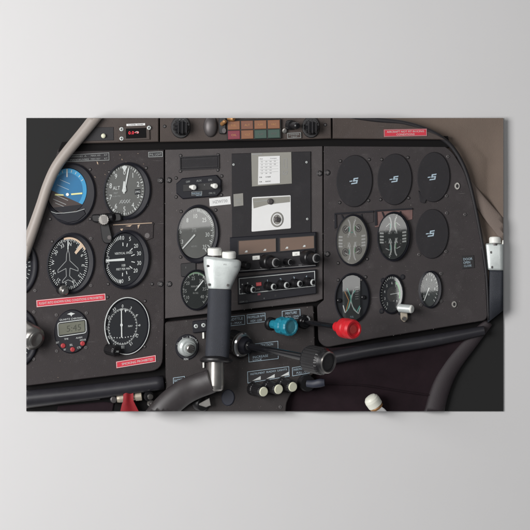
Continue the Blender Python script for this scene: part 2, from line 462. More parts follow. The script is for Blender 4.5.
# ------------------------------------------------------------------ instrument panels
DP = 0.022
lp = Thing('instrument_panel', 'left instrument panel of dark brown-grey paint carrying the flight instruments', 'instrument panel', (100, 270), 0.012, 'bolted instrument panels')
mb = MB()
mb.slab(rounded([(58, 149), (164, 148), (164.2, 320), (162.5, 370), (120, 374.6), (22, 386.5), (22, 262), (44, 196)], [0, 0, 0, 12, 0, 0, 0, 0]), 0.006, DP, 'lpanel', bev=0.7)
for (x, y, l, a) in ((97.5, 163, 4, 70), (120, 155, 1.6, 30), (122, 159.5, 2, 80), (138, 153.5, 1.5, 10), (95, 177, 2, 40), (104, 163.5, 1.2, 0), (105, 174.5, 1.4, 60), (143.5, 164, 1.3, 20), (134, 181, 0.8, 0), (112, 226, 2.2, 10), (92, 159, 1.2, 20), (60, 361, 1.0, 0), (58, 377.5, 1.2, 0), (126, 162, 0.9, 0), (158, 149.3, 2.2, 60)):
    dx, dy = cos(rad(a)) * l / 2, sin(rad(a)) * l / 2
    mb.poly([(x - dx, y - dy), (x - dy * .3, y + dx * .25), (x + dx, y + dy), (x + dy * .3, y - dx * .22)], DP + 0.0003, 'chip')
lp.part('panel_sheet', mb)
cp = Thing('instrument_panel', 'centre instrument panel of mid grey paint carrying the radios', 'instrument panel', (243, 230), 0.012, 'bolted instrument panels')
mb = MB()
mb.slab([(165.2, 147.5), (322.6, 143.5), (322.8, 299), (316, 301.5), (165.2, 318.5)], 0.006, DP, 'cpanel', bev=0.6)
chips(mb, 26, [(165.5, 149, 165.5, 317), (322.3, 145, 322.5, 298), (168, 148, 320, 144.6), (170, 317.5, 312, 302), (166, 180, 172, 200)], DP)
cp.part('panel_sheet', mb)
rp = Thing('instrument_panel', 'right instrument panel of dark paint with curved end and four blanked holes', 'instrument panel', (400, 240), 0.012, 'bolted instrument panels')
mb = MB()
mb.slab(rounded([(323.8, 143.5), (440, 143), (452, 151), (464, 170), (472, 196), (480.5, 237), (485.5, 275), (487.8, 320), (430, 329.5), (375, 338.5), (326, 347.5), (318.5, 342), (317, 306), (323.8, 300)], [0, 6, 6, 8, 8, 8, 8, 6, 0, 0, 7, 6, 3, 0]), 0.006, DP, 'rpanel', bev=0.7)
chips(mb, 30, [(324.3, 148, 324.3, 296), (328, 346.6, 480, 321), (326, 145, 436, 144.4), (471, 196, 486, 270), (336, 208, 412, 205), (338, 268, 408, 266)], DP)
rp.part('panel_sheet', mb)
screws(lp, [(160.6, 180.5), (160.5, 284)], DP, 'big'); screws(cp, [(169, 180.2), (169.3, 284), (319.6, 173.4)], DP, 'big'); screws(rp, [(327.4, 172.6), (327.2, 254)], DP, 'big')
screws(lp, [(90, 169.5), (50, 219), (90, 219), (147, 205), (152.5, 224), (108, 284), (152, 284), (52, 241.5), (107.5, 297), (144.8, 301), (144.5, 346.5), (109, 172), (146, 168)], DP, 'dark')
screws(lp, [(35, 290.5), (34, 312), (91, 238.5), (91, 285.5), (56.5, 315), (86.5, 313), (56.8, 351), (86, 347.5), (33.8, 359)], DP, 'grey')
screws(cp, [(180.5, 155.7), (218, 154.8), (180.3, 171.2), (217.7, 170), (176, 178), (221.6, 176), (176, 197), (221.3, 195), (181, 211.5), (215.6, 210), (180.5, 257)], DP, 'dark')
screws(rp, [(340.3, 161), (369, 159.5), (339.5, 202.5), (368.3, 200.5), (381.5, 159.5), (407.8, 157.5), (380.5, 199.5), (408.4, 198), (338, 280), (338, 263), (367, 259), (365.5, 277), (383, 280.5), (402.5, 277.5), (381, 312), (361, 280)], DP, 'dark')
screws(rp, [(448, 156.5), (446.5, 195.8), (446.8, 213), (446, 251.5), (419, 254.5), (421, 305), (441, 273.5), (441, 301), (465, 214.5)], DP, 'grey')

# brackets behind gauges
def bracket(pts, m, label, extra=None):
    mb = MB(); mb.slab(pts, DP, DP + 0.002, m, bev=0.3)
    if extra: extra(mb)
    single('bracket_plate', mb, label, 'bracket')
bracket([(112, 225), (153.5, 222.5), (153, 238), (143, 242), (108, 242)], 'lpanel', 'worn grey mounting bracket with chipped edge above the vertical speed gauge',
        lambda m: [m.line((113, 224.9), (152, 222.9), 0.7, DP + 0.0023, 'chip'), m.poly(ell(147.2, 235.5, 2.4, 2.6), DP + 0.0023, 'ring'), m.poly([(137.5, 225), (140, 224.4), (138.6, 227.6), (138, 229)], DP + 0.0023, 'chip'), m.poly([(125, 226), (132, 224.8), (130, 226.6)], DP + 0.0023, 'chip'), m.poly([(120, 229), (123, 228.5), (122, 231)], DP + 0.0023, 'chip')])
def ubr(xa, xb, ya, m, label):
    mb = MB()
    mb.slab([(xa, ya), (xb, ya - (xb - xa) * 0.06), (xb, ya + 9), (xa + 8, ya + 16), (xa, ya + 17)], DP, DP + 0.0012, m, bev=0.2)
    z = DP + 0.0012
    mb.slab([(xa, ya), (xb, ya - (xb - xa) * 0.06), (xb, ya + 1.6 - (xb - xa) * 0.06), (xa, ya + 1.6)], z, z + 0.002, 'bezel', bev=0.2)
    mb.slab([(xa, ya + 1.7), (xa + 2, ya + 1.7), (xa + 2.4, ya + 15), (xa, ya + 15.5)], z, z + 0.002, 'bezel', bev=0.2)
    mb.slab([(xa + 6.5, ya + 1.7), (xa + 8, ya + 1.7), (xa + 11, ya + 9), (xa + 9.6, ya + 10)], z, z + 0.0015, 'bezel', bev=0.2)
    mb.slab([(xb - 13, ya + 1.0), (xb - 11.5, ya + 0.9), (xb - 10, ya + 8), (xb - 11.5, ya + 8)], z, z + 0.0015, 'bezel', bev=0.2)
    single('bracket_plate', mb, label, 'bracket')
ubr(334.5, 373.6, 213, 'rpanel', 'dark edged bracket above the pale four quadrant gauge')
ubr(375.0, 412.5, 210.2, 'rust', 'dark edged bracket with worn reddish patch above the half shaded gauge')

# ------------------------------------------------------------------ gauges
class Dial:
    def __init__(s, c, sl, d): s.cx, s.cy, s.a, s.b = c; s.s = sl; s.d = d; s.mb = MB()
    def P(s, u, v): return (s.cx + s.a * u, s.cy - s.b * v - s.a * s.s * u)
    def pol(s, ang, r): return s.P(sin(rad(ang)) * r, cos(rad(ang)) * r)
    def face(s, m, k=1.0, d=0.0): s.mb.poly([s.P(cos(2 * PI * i / 64) * k, sin(2 * PI * i / 64) * k) for i in range(64)], s.d + d, m)
    def ticks(s, a0, a1, n, r0, r1, w, m='ink', z=0.0004):
        for i in range(n):
            a = a0 + (a1 - a0) * i / max(1, n - 1)
            s.mb.line(s.pol(a, r0), s.pol(a, r1), w, s.d + z, m)
    def arc(s, a0, a1, r0, r1, m, z=0.0003, n=24, mb=None):
        for i in range(n):
            p, q = a0 + (a1 - a0) * i / n, a0 + (a1 - a0) * (i + 1) / n
            (mb or s.mb).poly([s.pol(p, r0), s.pol(q, r0), s.pol(q, r1), s.pol(p, r1)], s.d + z, m)
    def txt(s, t, u, v, h, m='ink', z=0.0004, rot=0.0, wide=1.0):
        gx, gf, w = glyphs(t); k = h / s.b
        c, sn = cos(rad(rot)), sin(rad(rot))
        def fn(x, y):
            X, Y = (x - w / 2) * k * wide, (y - 0.5) * k
            return s.P(u + X * c + Y * sn, v - X * sn + Y * c)
        s.mb.text(t, fn, m, s.d + z)
    def num(s, t, ang, r, h, rot=False, m='ink', wide=1.0): s.txt(t, sin(rad(ang)) * r, cos(rad(ang)) * r, h, m, rot=ang if rot else 0, wide=wide)
    def pline(s, pts, w, m='ink', closed=False, z=0.0004): s.mb.pline([s.P(*p) for p in pts], w, s.d + z, m, closed)
    def poly(s, pts, m, z=0.0004, mb=None): (mb or s.mb).poly([s.P(*p) for p in pts], s.d + z, m)
    def needle(s, a, r0, r1, w0, w1, z=0.0012, mb=None, m='ink'):
        mb = mb or MB(); p, q = Vector(s.pol(a, r0)), Vector(s.pol(a, r1)); t = (q - p).normalized(); n = Vector((-t.y, t.x))
        mb.slab([tuple(p + n * w0 / 2), tuple(q + n * w1 / 2), tuple(q - n * w1 / 2), tuple(p - n * w0 / 2)], s.d + z, s.d + z + 0.0006, m, bev=0)
        return mb

def bezel(outer, dial, sl, d, sld=None, lip=0.006, m='bezel', flat=0.94):
    """Ring with a raised lip whose inner wall slopes down to the dial."""
    sld = sl if sld is None else sld
    mb = MB(); n = 64
    O = ell(*outer, sl, n); O2 = ell(*outer, sl, n, flat); I = ell(dial[0], dial[1], dial[2] * 1.04, dial[3] * 1.04, sld, n); I0 = ell(*dial, sld, n)
    mb.loft([(O, DP - 0.001), (O, d + lip * 0.7)], m); mb.loft([(O, d + lip * 0.7), (O2, d + lip)], m)
    mb.loft([(O2, d + lip), (I, d + lip * 0.72)], m); mb.loft([(I, d + lip * 0.72), (I0, d + 0.0004)], m)
    return mb
def glass(th, dial, sl, d, hit, shape=None):
    """Thin clear disc tipped so that it mirrors the spot HIT in the plane of the added lamp."""
    cx, cy, a, b = dial
    g = W(cx, cy, d); nrm = ((Vector((0, -D, 0)) - g).normalized() + (Vector(hit) - g).normalized()).normalized()
    mb = MB(); vs = []
    for x, y in shape or ell(cx, cy, a, b, sl, 48, 0.985):
        p = W(x, y, d); q = p - g
        p.y = g.y + (-(nrm.x * q.x + nrm.z * q.z) / nrm.y); vs.append(p)
    mb.add(vs, [list(range(len(vs)))], 'gauge_glass')
    th.part('glass', mb)
glass_mat()
def gauge(name, label, cat, outer, dialc, sl, face, lip=0.006, d=DP, group=None, bz='bezel'):
    th = Thing(name, label, cat, (outer[0], outer[1]), d, group)
    th.part('bezel', bezel(outer, dialc, sl, d, lip=lip, m=bz))
    dl = Dial(dialc, sl, d + 0.0008); dl.face(face)
    return th, dl
FI = 'round gauges set in the left panel'

# attitude indicator
th, dl = gauge('attitude_indicator', 'attitude indicator with blue sky and brown ground, behind the canopy frame', 'gauge', (71, 194, 24.6, 31), (67, 191, 19.6, 22.5), 0.05, 'skyring', group=FI)
R = 0.80
hor = lambda u: 0.05 - 0.42 * u
sky = [(cos(2 * PI * i / 60) * R, sin(2 * PI * i / 60) * R) for i in range(60)]
dl.poly(sky, 'sky', 0.0002)
for rr, mm, z in ((1.0, 'earth', 0.0003),):
    cut = [(cos(2 * PI * i / 120) * rr, sin(2 * PI * i / 120) * rr) for i in range(120)]
    dl.poly([p for p in cut if p[1] < hor(p[0]) - 0.3], mm, z)
for (u0, v0, u1) in ((-0.62, -0.02, 0.05), (-0.72, -0.2, -0.05), (-0.6, -0.38, -0.12)):
    dl.pline([(u0, v0 - 0.12), (u1, v0 - 0.12 - 0.42 * (u1 - u0))], 0.6, 'ink_dim', z=0.0005)
for (u0, v0, u1) in ((-0.35, 0.52, 0.15), (-0.5, 0.3, 0.1)):
    dl.pline([(u0, v0), (u1, v0 - 0.42 * (u1 - u0))], 0.5, 'ink_blue', z=0.0005)
dl.ticks(-60, 60, 9, 0.84, 0.95, 0.6)
dl.pline([(0, 0.98), (0, 0.62)], 1.3, 'ink')
dl.poly([(-0.9, -0.72), (0.9, -0.62), (0.62, -0.8), (0, -1.02), (-0.6, -0.82)], 'bezel', 0.0007)
th.part('dial', dl.mb)
mb = MB()
dl.poly([(-0.62, -0.1), (-0.18, -0.14), (-0.16, -0.2), (-0.62, -0.17)], 'yellow', 0.0014, mb); dl.poly([(0.2, -0.12), (0.78, -0.1), (0.78, -0.17), (0.22, -0.19)], 'yellow', 0.0014, mb)
mb.slab(ell(67.5, 194.5, 1.6, 1.6, n=16), DP + 0.001, DP + 0.0026, 'white', bev=0.3)
th.part('aircraft_symbol', mb)
mb = MB(); mb.pline([(51, 211.5), (56, 213.2), (64, 213), (76, 211.6), (84.5, 209)], 0.8, DP + 0.0072, 'ink_dim'); mb.slab([(50, 212), (58, 214), (84, 210), (86, 214), (78, 221), (68, 223), (57, 219)], DP + 0.001, DP + 0.007, 'bezel', bev=0.6)
th.part('lower_mask', mb)

# altimeter
th, dl = gauge('altimeter', 'grey faced altimeter marked ALT with long white needle pointing just past zero', 'gauge', (127, 191, 24, 28.8), (124.4, 190.5, 20, 25.6), 0.06, 'dial_haze', group=FI)
for i, n_ in enumerate('0123456789'): dl.num(n_, i * 36, 0.72, 5.2)
dl.ticks(0, 356.4, 50, 0.88, 0.96, 0.5, 'ink'); dl.ticks(0, 324, 10, 0.85, 0.97, 0.9)
dl.txt('ALT', -0.4, 0.12, 3.8); dl.txt('FEET', -0.42, -0.08, 2, 'ink_dim'); dl.txt('CALIBRATED', -0.42, -0.2, 1.5, 'ink_dim')
dl.poly([(-0.14, 0.93), (0.0, 0.98), (0.14, 0.93), (0.02, 0.72)], 'ink')
dl.poly([(0.52, 0.02), (0.8, 0.02), (0.8, -0.18), (0.52, -0.18)], 'dial', 0.0004); dl.txt('2992', 0.66, -0.08, 2.4, z=0.0006)
for u in (-0.25, -0.12, 0.02, 0.15): dl.pline([(u, -0.5), (u + 0.14, -0.36)], 0.9, 'ink_dim'); dl.pline([(u + 0.04, -0.38), (u + 0.14, -0.5)], 0.6, 'ink_dim')
th.part('dial', dl.mb)
nb = dl.needle(14, -0.12, 0.88, 1.6, 1.2); dl.needle(-2, -0.02, 0.36, 4.2, 1.4, z=0.0019, mb=nb); nb.slab(ell(124.0, 190.4, 2, 2.2, n=20), DP + 0.002, DP + 0.0042, 'ink', bev=0.3)
th.part('needle', nb)

# altimeter knob lever
t = Thing('selector_lever', 'black lever with knurled grey knob between the four upper left gauges', 'lever', (104, 230), DP)
mb = MB(); mb.slab(rounded([(99.5, 222), (108, 220), (112.5, 238), (111, 243.5), (104.5, 243.5), (102, 240)], 2), DP, DP + 0.012, 'black', bev=0.8)
mb.poly(ell(109.2, 237.4, 1.9, 2.1, n=18), DP + 0.0123, 'ring'); t.part('arm', mb)
mb = MB(); mb.lathe(W(103, 218, DP + 0.004), W(114, 217, DP + 0.018), [(0, 4.5), (0.9, 4.3), (1, 3.5)], 'black'); mb.slab(rounded([(108, 212.5), (121, 213), (122, 221), (108, 223)], 3), DP, DP + 0.012, 'black', bev=1.2); mb.slab(rounded([(91, 214.5), (101, 214), (101, 223), (92, 222)], 3), DP, DP + 0.010, 'black', bev=1.2); t.part('pivot', mb)
mb = MB(); mb.lathe(W(103.4, 219.8, DP + 0.012), W(103.6, 219.6, DP + 0.026), [(0, 5.4), (0.85, 5.9), (1, 5.0, 'steel')], 'black', n=48, rib=(16, 0.1))
for k in range(6): mb.line((100.2 + k * 1.2, 215.8), (101 + k * 1.2, 223.5), 0.6, DP + 0.0263, 'ring')
t.part('knob', mb)

# vertical speed
th, dl = gauge('vertical_speed_gauge', 'black vertical speed gauge with white needle pointing left to zero', 'gauge', (126.2, 259.5, 23.6, 29.6), (123.6, 259.5, 20, 26), 0.07, 'dial', group=FI, d=DP + 0.002)
for t_, u, v in (('10', -.06, .84), ('5', .32, .78), ('20', .62, .5), ('30', .77, .2), ('30', .78, -.17), ('20', .6, -.45), ('5', .28, -.74), ('10', -.1, -.82)):
    dl.txt(t_, u, v, 4.2); dl.pline([(u * .6 + .0, v * .78), (u * .5, v * .62)] if abs(v) > .6 else [(u * .72, v * .82), (u * .5, v * .6)], 0.8)
dl.txt('0', -0.85, 0.0, 4.2); dl.txt('.5', -0.82, 0.2, 2.8); dl.txt('.5', -0.82, -0.2, 2.8)
dl.ticks(290, 350, 13, 0.8, 0.93, 0.6); dl.ticks(190, 250, 13, 0.8, 0.93, 0.6); dl.ticks(260, 280, 5, 0.72, 0.8, 0.5)
dl.txt('VERTICAL SPEED', 0.0, 0.25, 2.3); dl.txt('100', 0.0, -0.22, 2.6); dl.txt('FEET PER MIN', -0.02, -0.36, 2.2)
th.part('dial', dl.mb); nb = dl.needle(270, -0.05, 0.86, 2.6, 1.8); th.part('needle', nb)

# heading indicator
th, dl = gauge('heading_indicator', 'black heading gauge with white aircraft outline and cream arc at its top', 'gauge', (70.6, 263.5, 24, 30.8), (68, 264, 20.2, 26.4), 0.08, 'dial', group=FI)
for i, t_ in enumerate(('N', '3', '6', 'E', '12', '15', 'S', '21', '24', 'W', '30', '33')): dl.num(t_, i * 30 + 8, 0.76, 3.8, rot=True)
dl.ticks(0, 355, 72, 0.88, 0.97, 0.45); dl.ticks(0, 350, 36, 0.85, 0.98, 0.6)
half = [(0, 0.55), (0.07, 0.38), (0.09, 0.12), (0.5, -0.2), (0.5, -0.3), (0.1, -0.16), (0.08, -0.46), (0.27, -0.62), (0.27, -0.7), (0, -0.6)]
dl.pline(half + [(-x, y) for x, y in reversed(half[1:-1])], 0.55, 'ink_dim', True)
dl.pline([(0, 0.96), (0, 0.55)], 1.0)
dl.arc(-12, 60, 0.94, 1.02, 'cream', 0.0006)  # glare on the dial rim painted as a cream arc
dl.poly([(0.32, 0.42), (0.4, 0.34), (0.74, 0.62), (0.64, 0.74)], 'cream', 0.0008)
th.part('dial', dl.mb)
mb = MB(); mb.lathe(W(61, 289, DP), W(65.8, 291.6, DP + 0.022), [(0, 5.4, 'black'), (0.5, 5.0, 'black'), (0.55, 3.6), (0.92, 3.6), (1, 2.8)], 'steel', n=40); th.part('adjusting_knob', mb)

# partly visible left gauges
th, dl = gauge('edge_gauge', 'upper of two black gauges cut off at the left edge', 'gauge', (15, 267, 23, 30.5), (12.5, 267, 19, 26), 0.05, 'dial', group=FI)
dl.ticks(0, 350, 36, 0.84, 0.95, 0.5); dl.num('5', 90, 0.72, 4); th.part('dial', dl.mb)
th, dl = gauge('edge_gauge', 'lower black gauge at the left edge behind a silver knob', 'gauge', (15, 338, 24, 31), (12.5, 338, 20, 26), 0.05, 'dial', group=FI)
dl.ticks(0, 350, 36, 0.84, 0.95, 0.5); th.part('dial', dl.mb)
mb = MB(); mb.lathe(W(19, 329, 0.030), W(37.5, 340.5, 0.066), [(0, 11), (0.72, 12.2), (0.86, 12.0), (0.93, 10.6), (0.94, 9.6), (0.97, 9.6), (0.95, 6.5), (0.93, 0.1)], 'steel', n=48)
mb.mats = ['steel']; single('yoke_cap', mb, 'round silver metal cap with dished face at the left edge', 'knob')

# digital clock
th = Thing('digital_clock', 'round black digital clock with olive display and three red buttons', 'clock', (71.6, 331.3), DP)
mb = MB(); O = ell(71.6, 331.4, 17.4, 22, 0.06, 56); mb.slab(O, DP, DP + 0.004, 'bezel', bev=1.0, smooth=True)
z = DP + 0.0043
mb.outline(rounded([(57.3, 322.6), (86.2, 318.8), (86.6, 333), (58, 337.3)], 3), 0.7, z, 'ink')
mb.label('TIME', 66.2, 338.9, 1.7, z, slope=.1); mb.label('ALARM', 79, 337.6, 1.7, z, slope=.1); mb.label('QUARTZ CHRONO', 71, 318.8, 1.9, z, slope=.1, width=23)
mb.label('SET', 57.6, 342.5, 1.8, z, slope=.1); mb.label('ST', 64.8, 349.6, 1.8, z); mb.label('SEL', 71.2, 344.8, 1.9, z, slope=.1); mb.label('HOUR', 83, 339.8, 1.8, z, slope=.1); mb.label('CTL', 79, 347.4, 1.9, z, slope=.1)
mb.poly([(67, 314.2), (71, 312.4), (75, 313.6), (72, 315), (71.4, 316.6), (70.4, 315)], z, 'ink')
th.part('case', mb)
mb = MB(); q = [(58.6, 324), (84.8, 320.6), (85, 331.6), (59, 335.4)]; mb.slab(q, DP + 0.002, z + 0.0004, 'lcd', bev=0.3)
gw = glyphs('5:45')[2]
mb.text('5:45', lambda x, y: quad(q, 0.3 + x / gw * 0.55, 0.8 - y * 0.58), 'lcd_ink', z + 0.0008); th.part('display', mb)
for x, y in ((62.9, 345.6), (72.4, 349.4), (82.4, 343.4)):
    mb = MB(); mb.lathe(W(x, y, DP + 0.004), W(x + 0.6, y + 0.2, DP + 0.0075), [(0, 2.4), (0.8, 2.3), (1, 1.7)], 'redbtn', n=20); th.part('button', mb)

# course deviation indicator
th, dl = gauge('course_indicator', 'black course indicator with thin white rim and vertical white needle', 'gauge', (127, 326, 22.6, 28.8), (126, 326, 21.2, 27), 0.04, 'dial', lip=0.005, group=FI)
mbx = MB()
dl2 = Dial((122.6, 326.6, 18.5, 23), 0.08, DP + 0.0012)
for i, t_ in enumerate(('0', '3', '6', '9', '12', '15', '18', '21', '24', '27', '30', '33')): dl2.num(t_, i * 30, 0.9, 3.3, rot=True)
dl2.ticks(0, 355, 72, 0.74, 0.8, 0.45); dl2.ticks(0, 350, 36, 0.71, 0.8, 0.6)
for k in range(-5, 6): u = k * 0.15; c = dl2.P(u, -0.48 + 0.14 * u * u); dl2.mb.poly(ell(*c, 0.5, 0.6, n=8), dl2.d + 0.0004, 'ink')
dl2.txt('NAV', 0.42, 0.0, 2.0); dl2.poly([(0.1, 0.72), (0.22, 0.72), (0.16, 0.6)], 'ink')
for v_, f_ in ((dl2.mb, None),):
    o_ = len(dl.mb.v); dl.mb.v += v_.v
    for f, k, sm in zip(v_.f, v_.m, v_.s): dl.mb.f.append([o_ + i for i in f]); dl.mb.m.append(dl.mb.mi(v_.mats[k])); dl.mb.s.append(sm)
th.part('dial', dl.mb)
mb = MB(); mb.loft([(ell(127, 326, 22.7, 28.9, 0.04, 64), DP + 0.0046), (ell(127, 326, 22.4, 28.6, 0.04, 64), DP + 0.0056), (ell(127, 326, 21.8, 28, 0.04, 64), DP + 0.0056)], 'ink'); th.part('white_rim', mb)
mb = MB(); mb.slab([(120.9, 308.5), (121.9, 308.5), (122.3, 337.5), (121.1, 337.5)], DP + 0.002, DP + 0.0026, 'ink', bev=0); mb.slab(ell(121.5, 325, 1.3, 1.6, n=14), DP + 0.002, DP + 0.003, 'ink', bev=0); th.part('needle', mb)
mb = MB(); mb.lathe(W(108.5, 349, DP), W(116.8, 351.5, DP + 0.022), [(0, 6), (0.85, 5.6), (1, 4.6)], 'black', n=40, rib=(14, 0.06)); mb.label('OBS', 117, 351.5, 1.7, DP + 0.0235, 'ink_dim'); th.part('adjusting_knob', mb)

# ------------------------------------------------------------------ placards
def placard(name, label, q, bg, ink, lines, d, border=None, thick=0.0012, extra=None, cat='placard', bev=0.2):
    """lines: [(text, centre u, centre v, height share, width share)]"""
    mb = MB(); mb.slab(q, d, d + thick, bg, bev=bev); z = d + thick + 0.0003
    H = math.dist(q[0], q[3])
    if border: mb.outline(inset(q, 0.25), border[1], z, border[0])
    for (t_, u, v, h, wd) in lines:
        w = glyphs(t_)[2]
        mb.text(t_, lambda x, y: quad(q, u + (x / w - 0.5) * wd, v + (0.5 - y) * h), ink, z)
    if extra: extra(mb, z)
    return single(name, mb, label, cat)
placard('placard', 'long red placard reading FLIGHT INTO KNOWN ICING CONDITIONS IS PROHIBITED', [(36.2, 300.2), (105.4, 293.4), (105.8, 300.3), (36.6, 307.4)], 'red', 'ink', [('FLIGHT INTO KNOWN ICING CONDITIONS IS PROHIBITED', 0.5, 0.5, 0.34, 0.92)], DP, ('ink', 0.55))
placard('placard', 'red placard reading SMOKING PROHIBITED below the course indicator', [(116, 361.6), (155.8, 355), (156.1, 361.9), (116.4, 368.4)], 'red', 'ink', [('SMOKING', 0.32, 0.5, 0.36, 0.36), ('PROHIBITED', 0.73, 0.5, 0.36, 0.4)], DP, ('ink', 0.5))
placard('placard', 'white outlined speed limit placard half hidden by the canopy frame', [(58, 155.2), (109.4, 152.2), (109.6, 160.6), (58, 162.5)], 'shield_dark', 'ink_dim', [('CHARGES  A.', 0.4, 0.3, 0.2, 0.32), ('MANOEUVRES', 0.42, 0.72, 0.2, 0.36), ('MAX 103', 0.73, 0.3, 0.2, 0.18), ('MIN 057', 0.73, 0.72, 0.2, 0.18), ('KT', 0.93, 0.3, 0.2, 0.06), ('KT', 0.93, 0.72, 0.2, 0.06)], DP, ('ink_dim', 0.5))
placard('placard', 'small outlined placard reading PNL LIGHT at the top of the left panel', [(148, 151.7), (163, 151.1), (163.2, 157), (148.2, 157.6)], 'shield_dark', 'ink_dim', [('PNL LIGHT', 0.5, 0.5, 0.42, 0.8)], DP, ('ink_dim', 0.6))
placard('registration_label', 'white label strip with faint letters HZW730', [(209.2, 198.5), (230.4, 196.2), (231, 204.2), (209.8, 206.4)], 'paper', 'ink_grey', [('HZW730', 0.5, 0.5, 0.4, 0.68)], DP, cat='label')
placard('placard', 'black sign lettered DOOR OPEN CLOSE near the right end of the panel', [(461.5, 256.2), (473.8, 255.2), (474.6, 267.8), (462.2, 269)], 'black', 'ink_blue', [('DOOR', 0.5, 0.25, 0.2, 0.72), ('OPEN', 0.4, 0.52, 0.2, 0.55), ('CLOSE', 0.46, 0.78, 0.16, 0.6)], DP)

# ------------------------------------------------------------------ centre panel
def recess(name, q, label):
    th = Thing(name, label, 'blank plate', quad(q, .5, .5), DP)
    mb = MB(); mb.slab(q, DP, DP + 0.0015, 'matt', bev=0.4)
    for e in (0.15, 0.85): mb.line(quad(q, 0.02, e), quad(q, 0.98, e), 0.35, DP + 0.0018, 'black')
    th.part('plate', mb)
    mb = MB(); I = inset(q, -1.0); n = 4
    mb.loft([(I, DP), (I, DP + 0.0035), (q, DP + 0.0035), (q, DP + 0.0012)], 'shield_dark', smooth=False); th.part('rim', mb)
recess('blank_plate', [(180.6, 157.8), (217.8, 155.8), (218, 167.6), (180.8, 169.4)], 'narrow dark rectangular blank plate at the top of the centre panel')

t = Thing('avionics_switch_unit', 'octagonal black switch panel with two white toggle tips', 'switch panel', (198.5, 186.5), DP)
mb = MB(); mb.slab([(182, 178.2), (216.5, 174.8), (221.3, 180), (221.6, 191), (217, 196.4), (182.5, 199), (176.3, 193.5), (176.2, 183.5)], DP, DP + 0.005, 'bezel', bev=0.9)
z = DP + 0.0053
for s_, x, y in (('OFF', 188, 181.7), ('AUX', 199, 180.6), ('ON', 210, 179.8)): mb.label(s_, x, y, 2.1, z, 'ink_dim', .08)
mb.pline([(186, 186.4), (186.4, 188.4), (191, 188.3)], 0.6, z, 'ink_dim'); mb.label('+', 204.5, 184.8, 2.2, z, 'ink_dim')
mb.label('AVIONICS', 196.5, 193.2, 1.9, z, 'ink_blue', .06); mb.label('MASTER', 199, 195.2, 1.4, z, 'ink_blue', .06); mb.label('ON 12', 212, 193, 1.9, z, 'ink_dim', .06)
mb.outline([(191.5, 191.8), (202, 191), (202, 194.5), (191.5, 195.4)], 0.35, z, 'ink_dim')
mb.slab([(183, 184.5), (192.5, 184), (192.5, 191), (183, 191.6)], z - 0.0004, z + 0.0006, 'black', bev=0.2); mb.slab([(198, 183.5), (214, 182), (214, 189.6), (198, 190.5)], z - 0.0008, z - 0.0001, 'black', bev=0.2)
t.part('face_plate', mb)
for x, y in ((190.5, 186.8), (212, 185.4)):
    mb = MB(); mb.lathe(W(x, y, z), W(x + 4, y + 0.7, z + 0.016), [(0, 1.6, 'steel'), (0.55, 1.8), (0.6, 2.6), (0.92, 2.6), (1, 1.8)], 'white', n=24); t.part('toggle', mb)

# tachometer and manifold gauge
th, dl = gauge('tachometer', 'grey faced engine gauge numbered 3 to 35 with its needle low left', 'gauge', (198, 234, 21.2, 29.4), (196.4, 233, 18.6, 25.2), 0.06, 'dial_haze')
for t_, a, r in (('3', 248, 0.82), ('6', 277, 0.86), ('8', 318, 0.72), ('10', -4, 0.68), ('25', 40, 0.66), ('30', 98, 0.6), ('35', 142, 0.72)): dl.num(t_, a, r, 4.4)
dl.ticks(240, 490, 40, 0.88, 0.95, 0.5, 'ink_dim'); dl.ticks(5, 120, 24, 0.84, 0.95, 0.5); dl.ticks(85, 145, 5, 0.78, 0.93, 0.9)
dl.txt('RPM', -0.12, 0.16, 2.0, 'ink_dim'); dl.txt('X 100', -0.12, 0.08, 1.8, 'ink_dim'); dl.txt('HOURS', -0.12, -0.52, 1.8, 'ink_dim')
th.part('dial', dl.mb); th.part('needle', dl.needle(232, -0.0 + 0.1, 0.95, 1.6, 1.3)); glass(th, (196.4, 233, 18.6, 25.2), 0.06, DP + 0.0048, (GLINT_LAMP.x, GLINT_LAMP.y, GLINT_LAMP.z - 0.725))
t_ = MB(); t_.slab(rounded([(180.5, 263.5), (196, 262), (196, 276), (181, 277)], 1.5), DP, DP + 0.003, 'black', bev=0.5); t_.label('1', 185.8, 267.5, 2.0, DP + 0.0034, 'ink_dim')
single('gauge_tab', t_, 'small black plate behind the top left of the manifold pressure gauge', 'plate')
th, dl = gauge('manifold_gauge', 'grey manifold pressure gauge numbered 10 to 40 beside the yoke grip', 'gauge', (196.6, 290, 16, 20.6), (195.6, 290, 14, 18.6), 0.04, 'dial_mid', d=DP + 0.003)
for t_, a, r in (('10', 236, 0.68), ('15', 268, 0.74), ('20', 305, 0.68), ('25', 345, 0.66), ('30', 38, 0.62), ('35', 86, 0.62), ('40', 128, 0.6)): dl.num(t_, a, r, 3.6)
dl.ticks(225, 500, 52, 0.86, 0.95, 0.45); dl.ticks(225, 500, 12, 0.8, 0.95, 0.7); dl.arc(-30, 40, 0.88, 0.96, 'greenarc')
dl.txt('MAN PR', -0.06, 0.2, 2.0); dl.txt('IN HG', -0.0, -0.16, 1.9); th.part('dial', dl.mb)
th.part('needle', dl.needle(48, -0.05, 0.75, 1.4, 1.0)); glass(th, (195.6, 290, 14, 18.6), 0.04, DP + 0.006, (GLINT_LAMP.x + 0.4, GLINT_LAMP.y, GLINT_LAMP.z - 1.0))

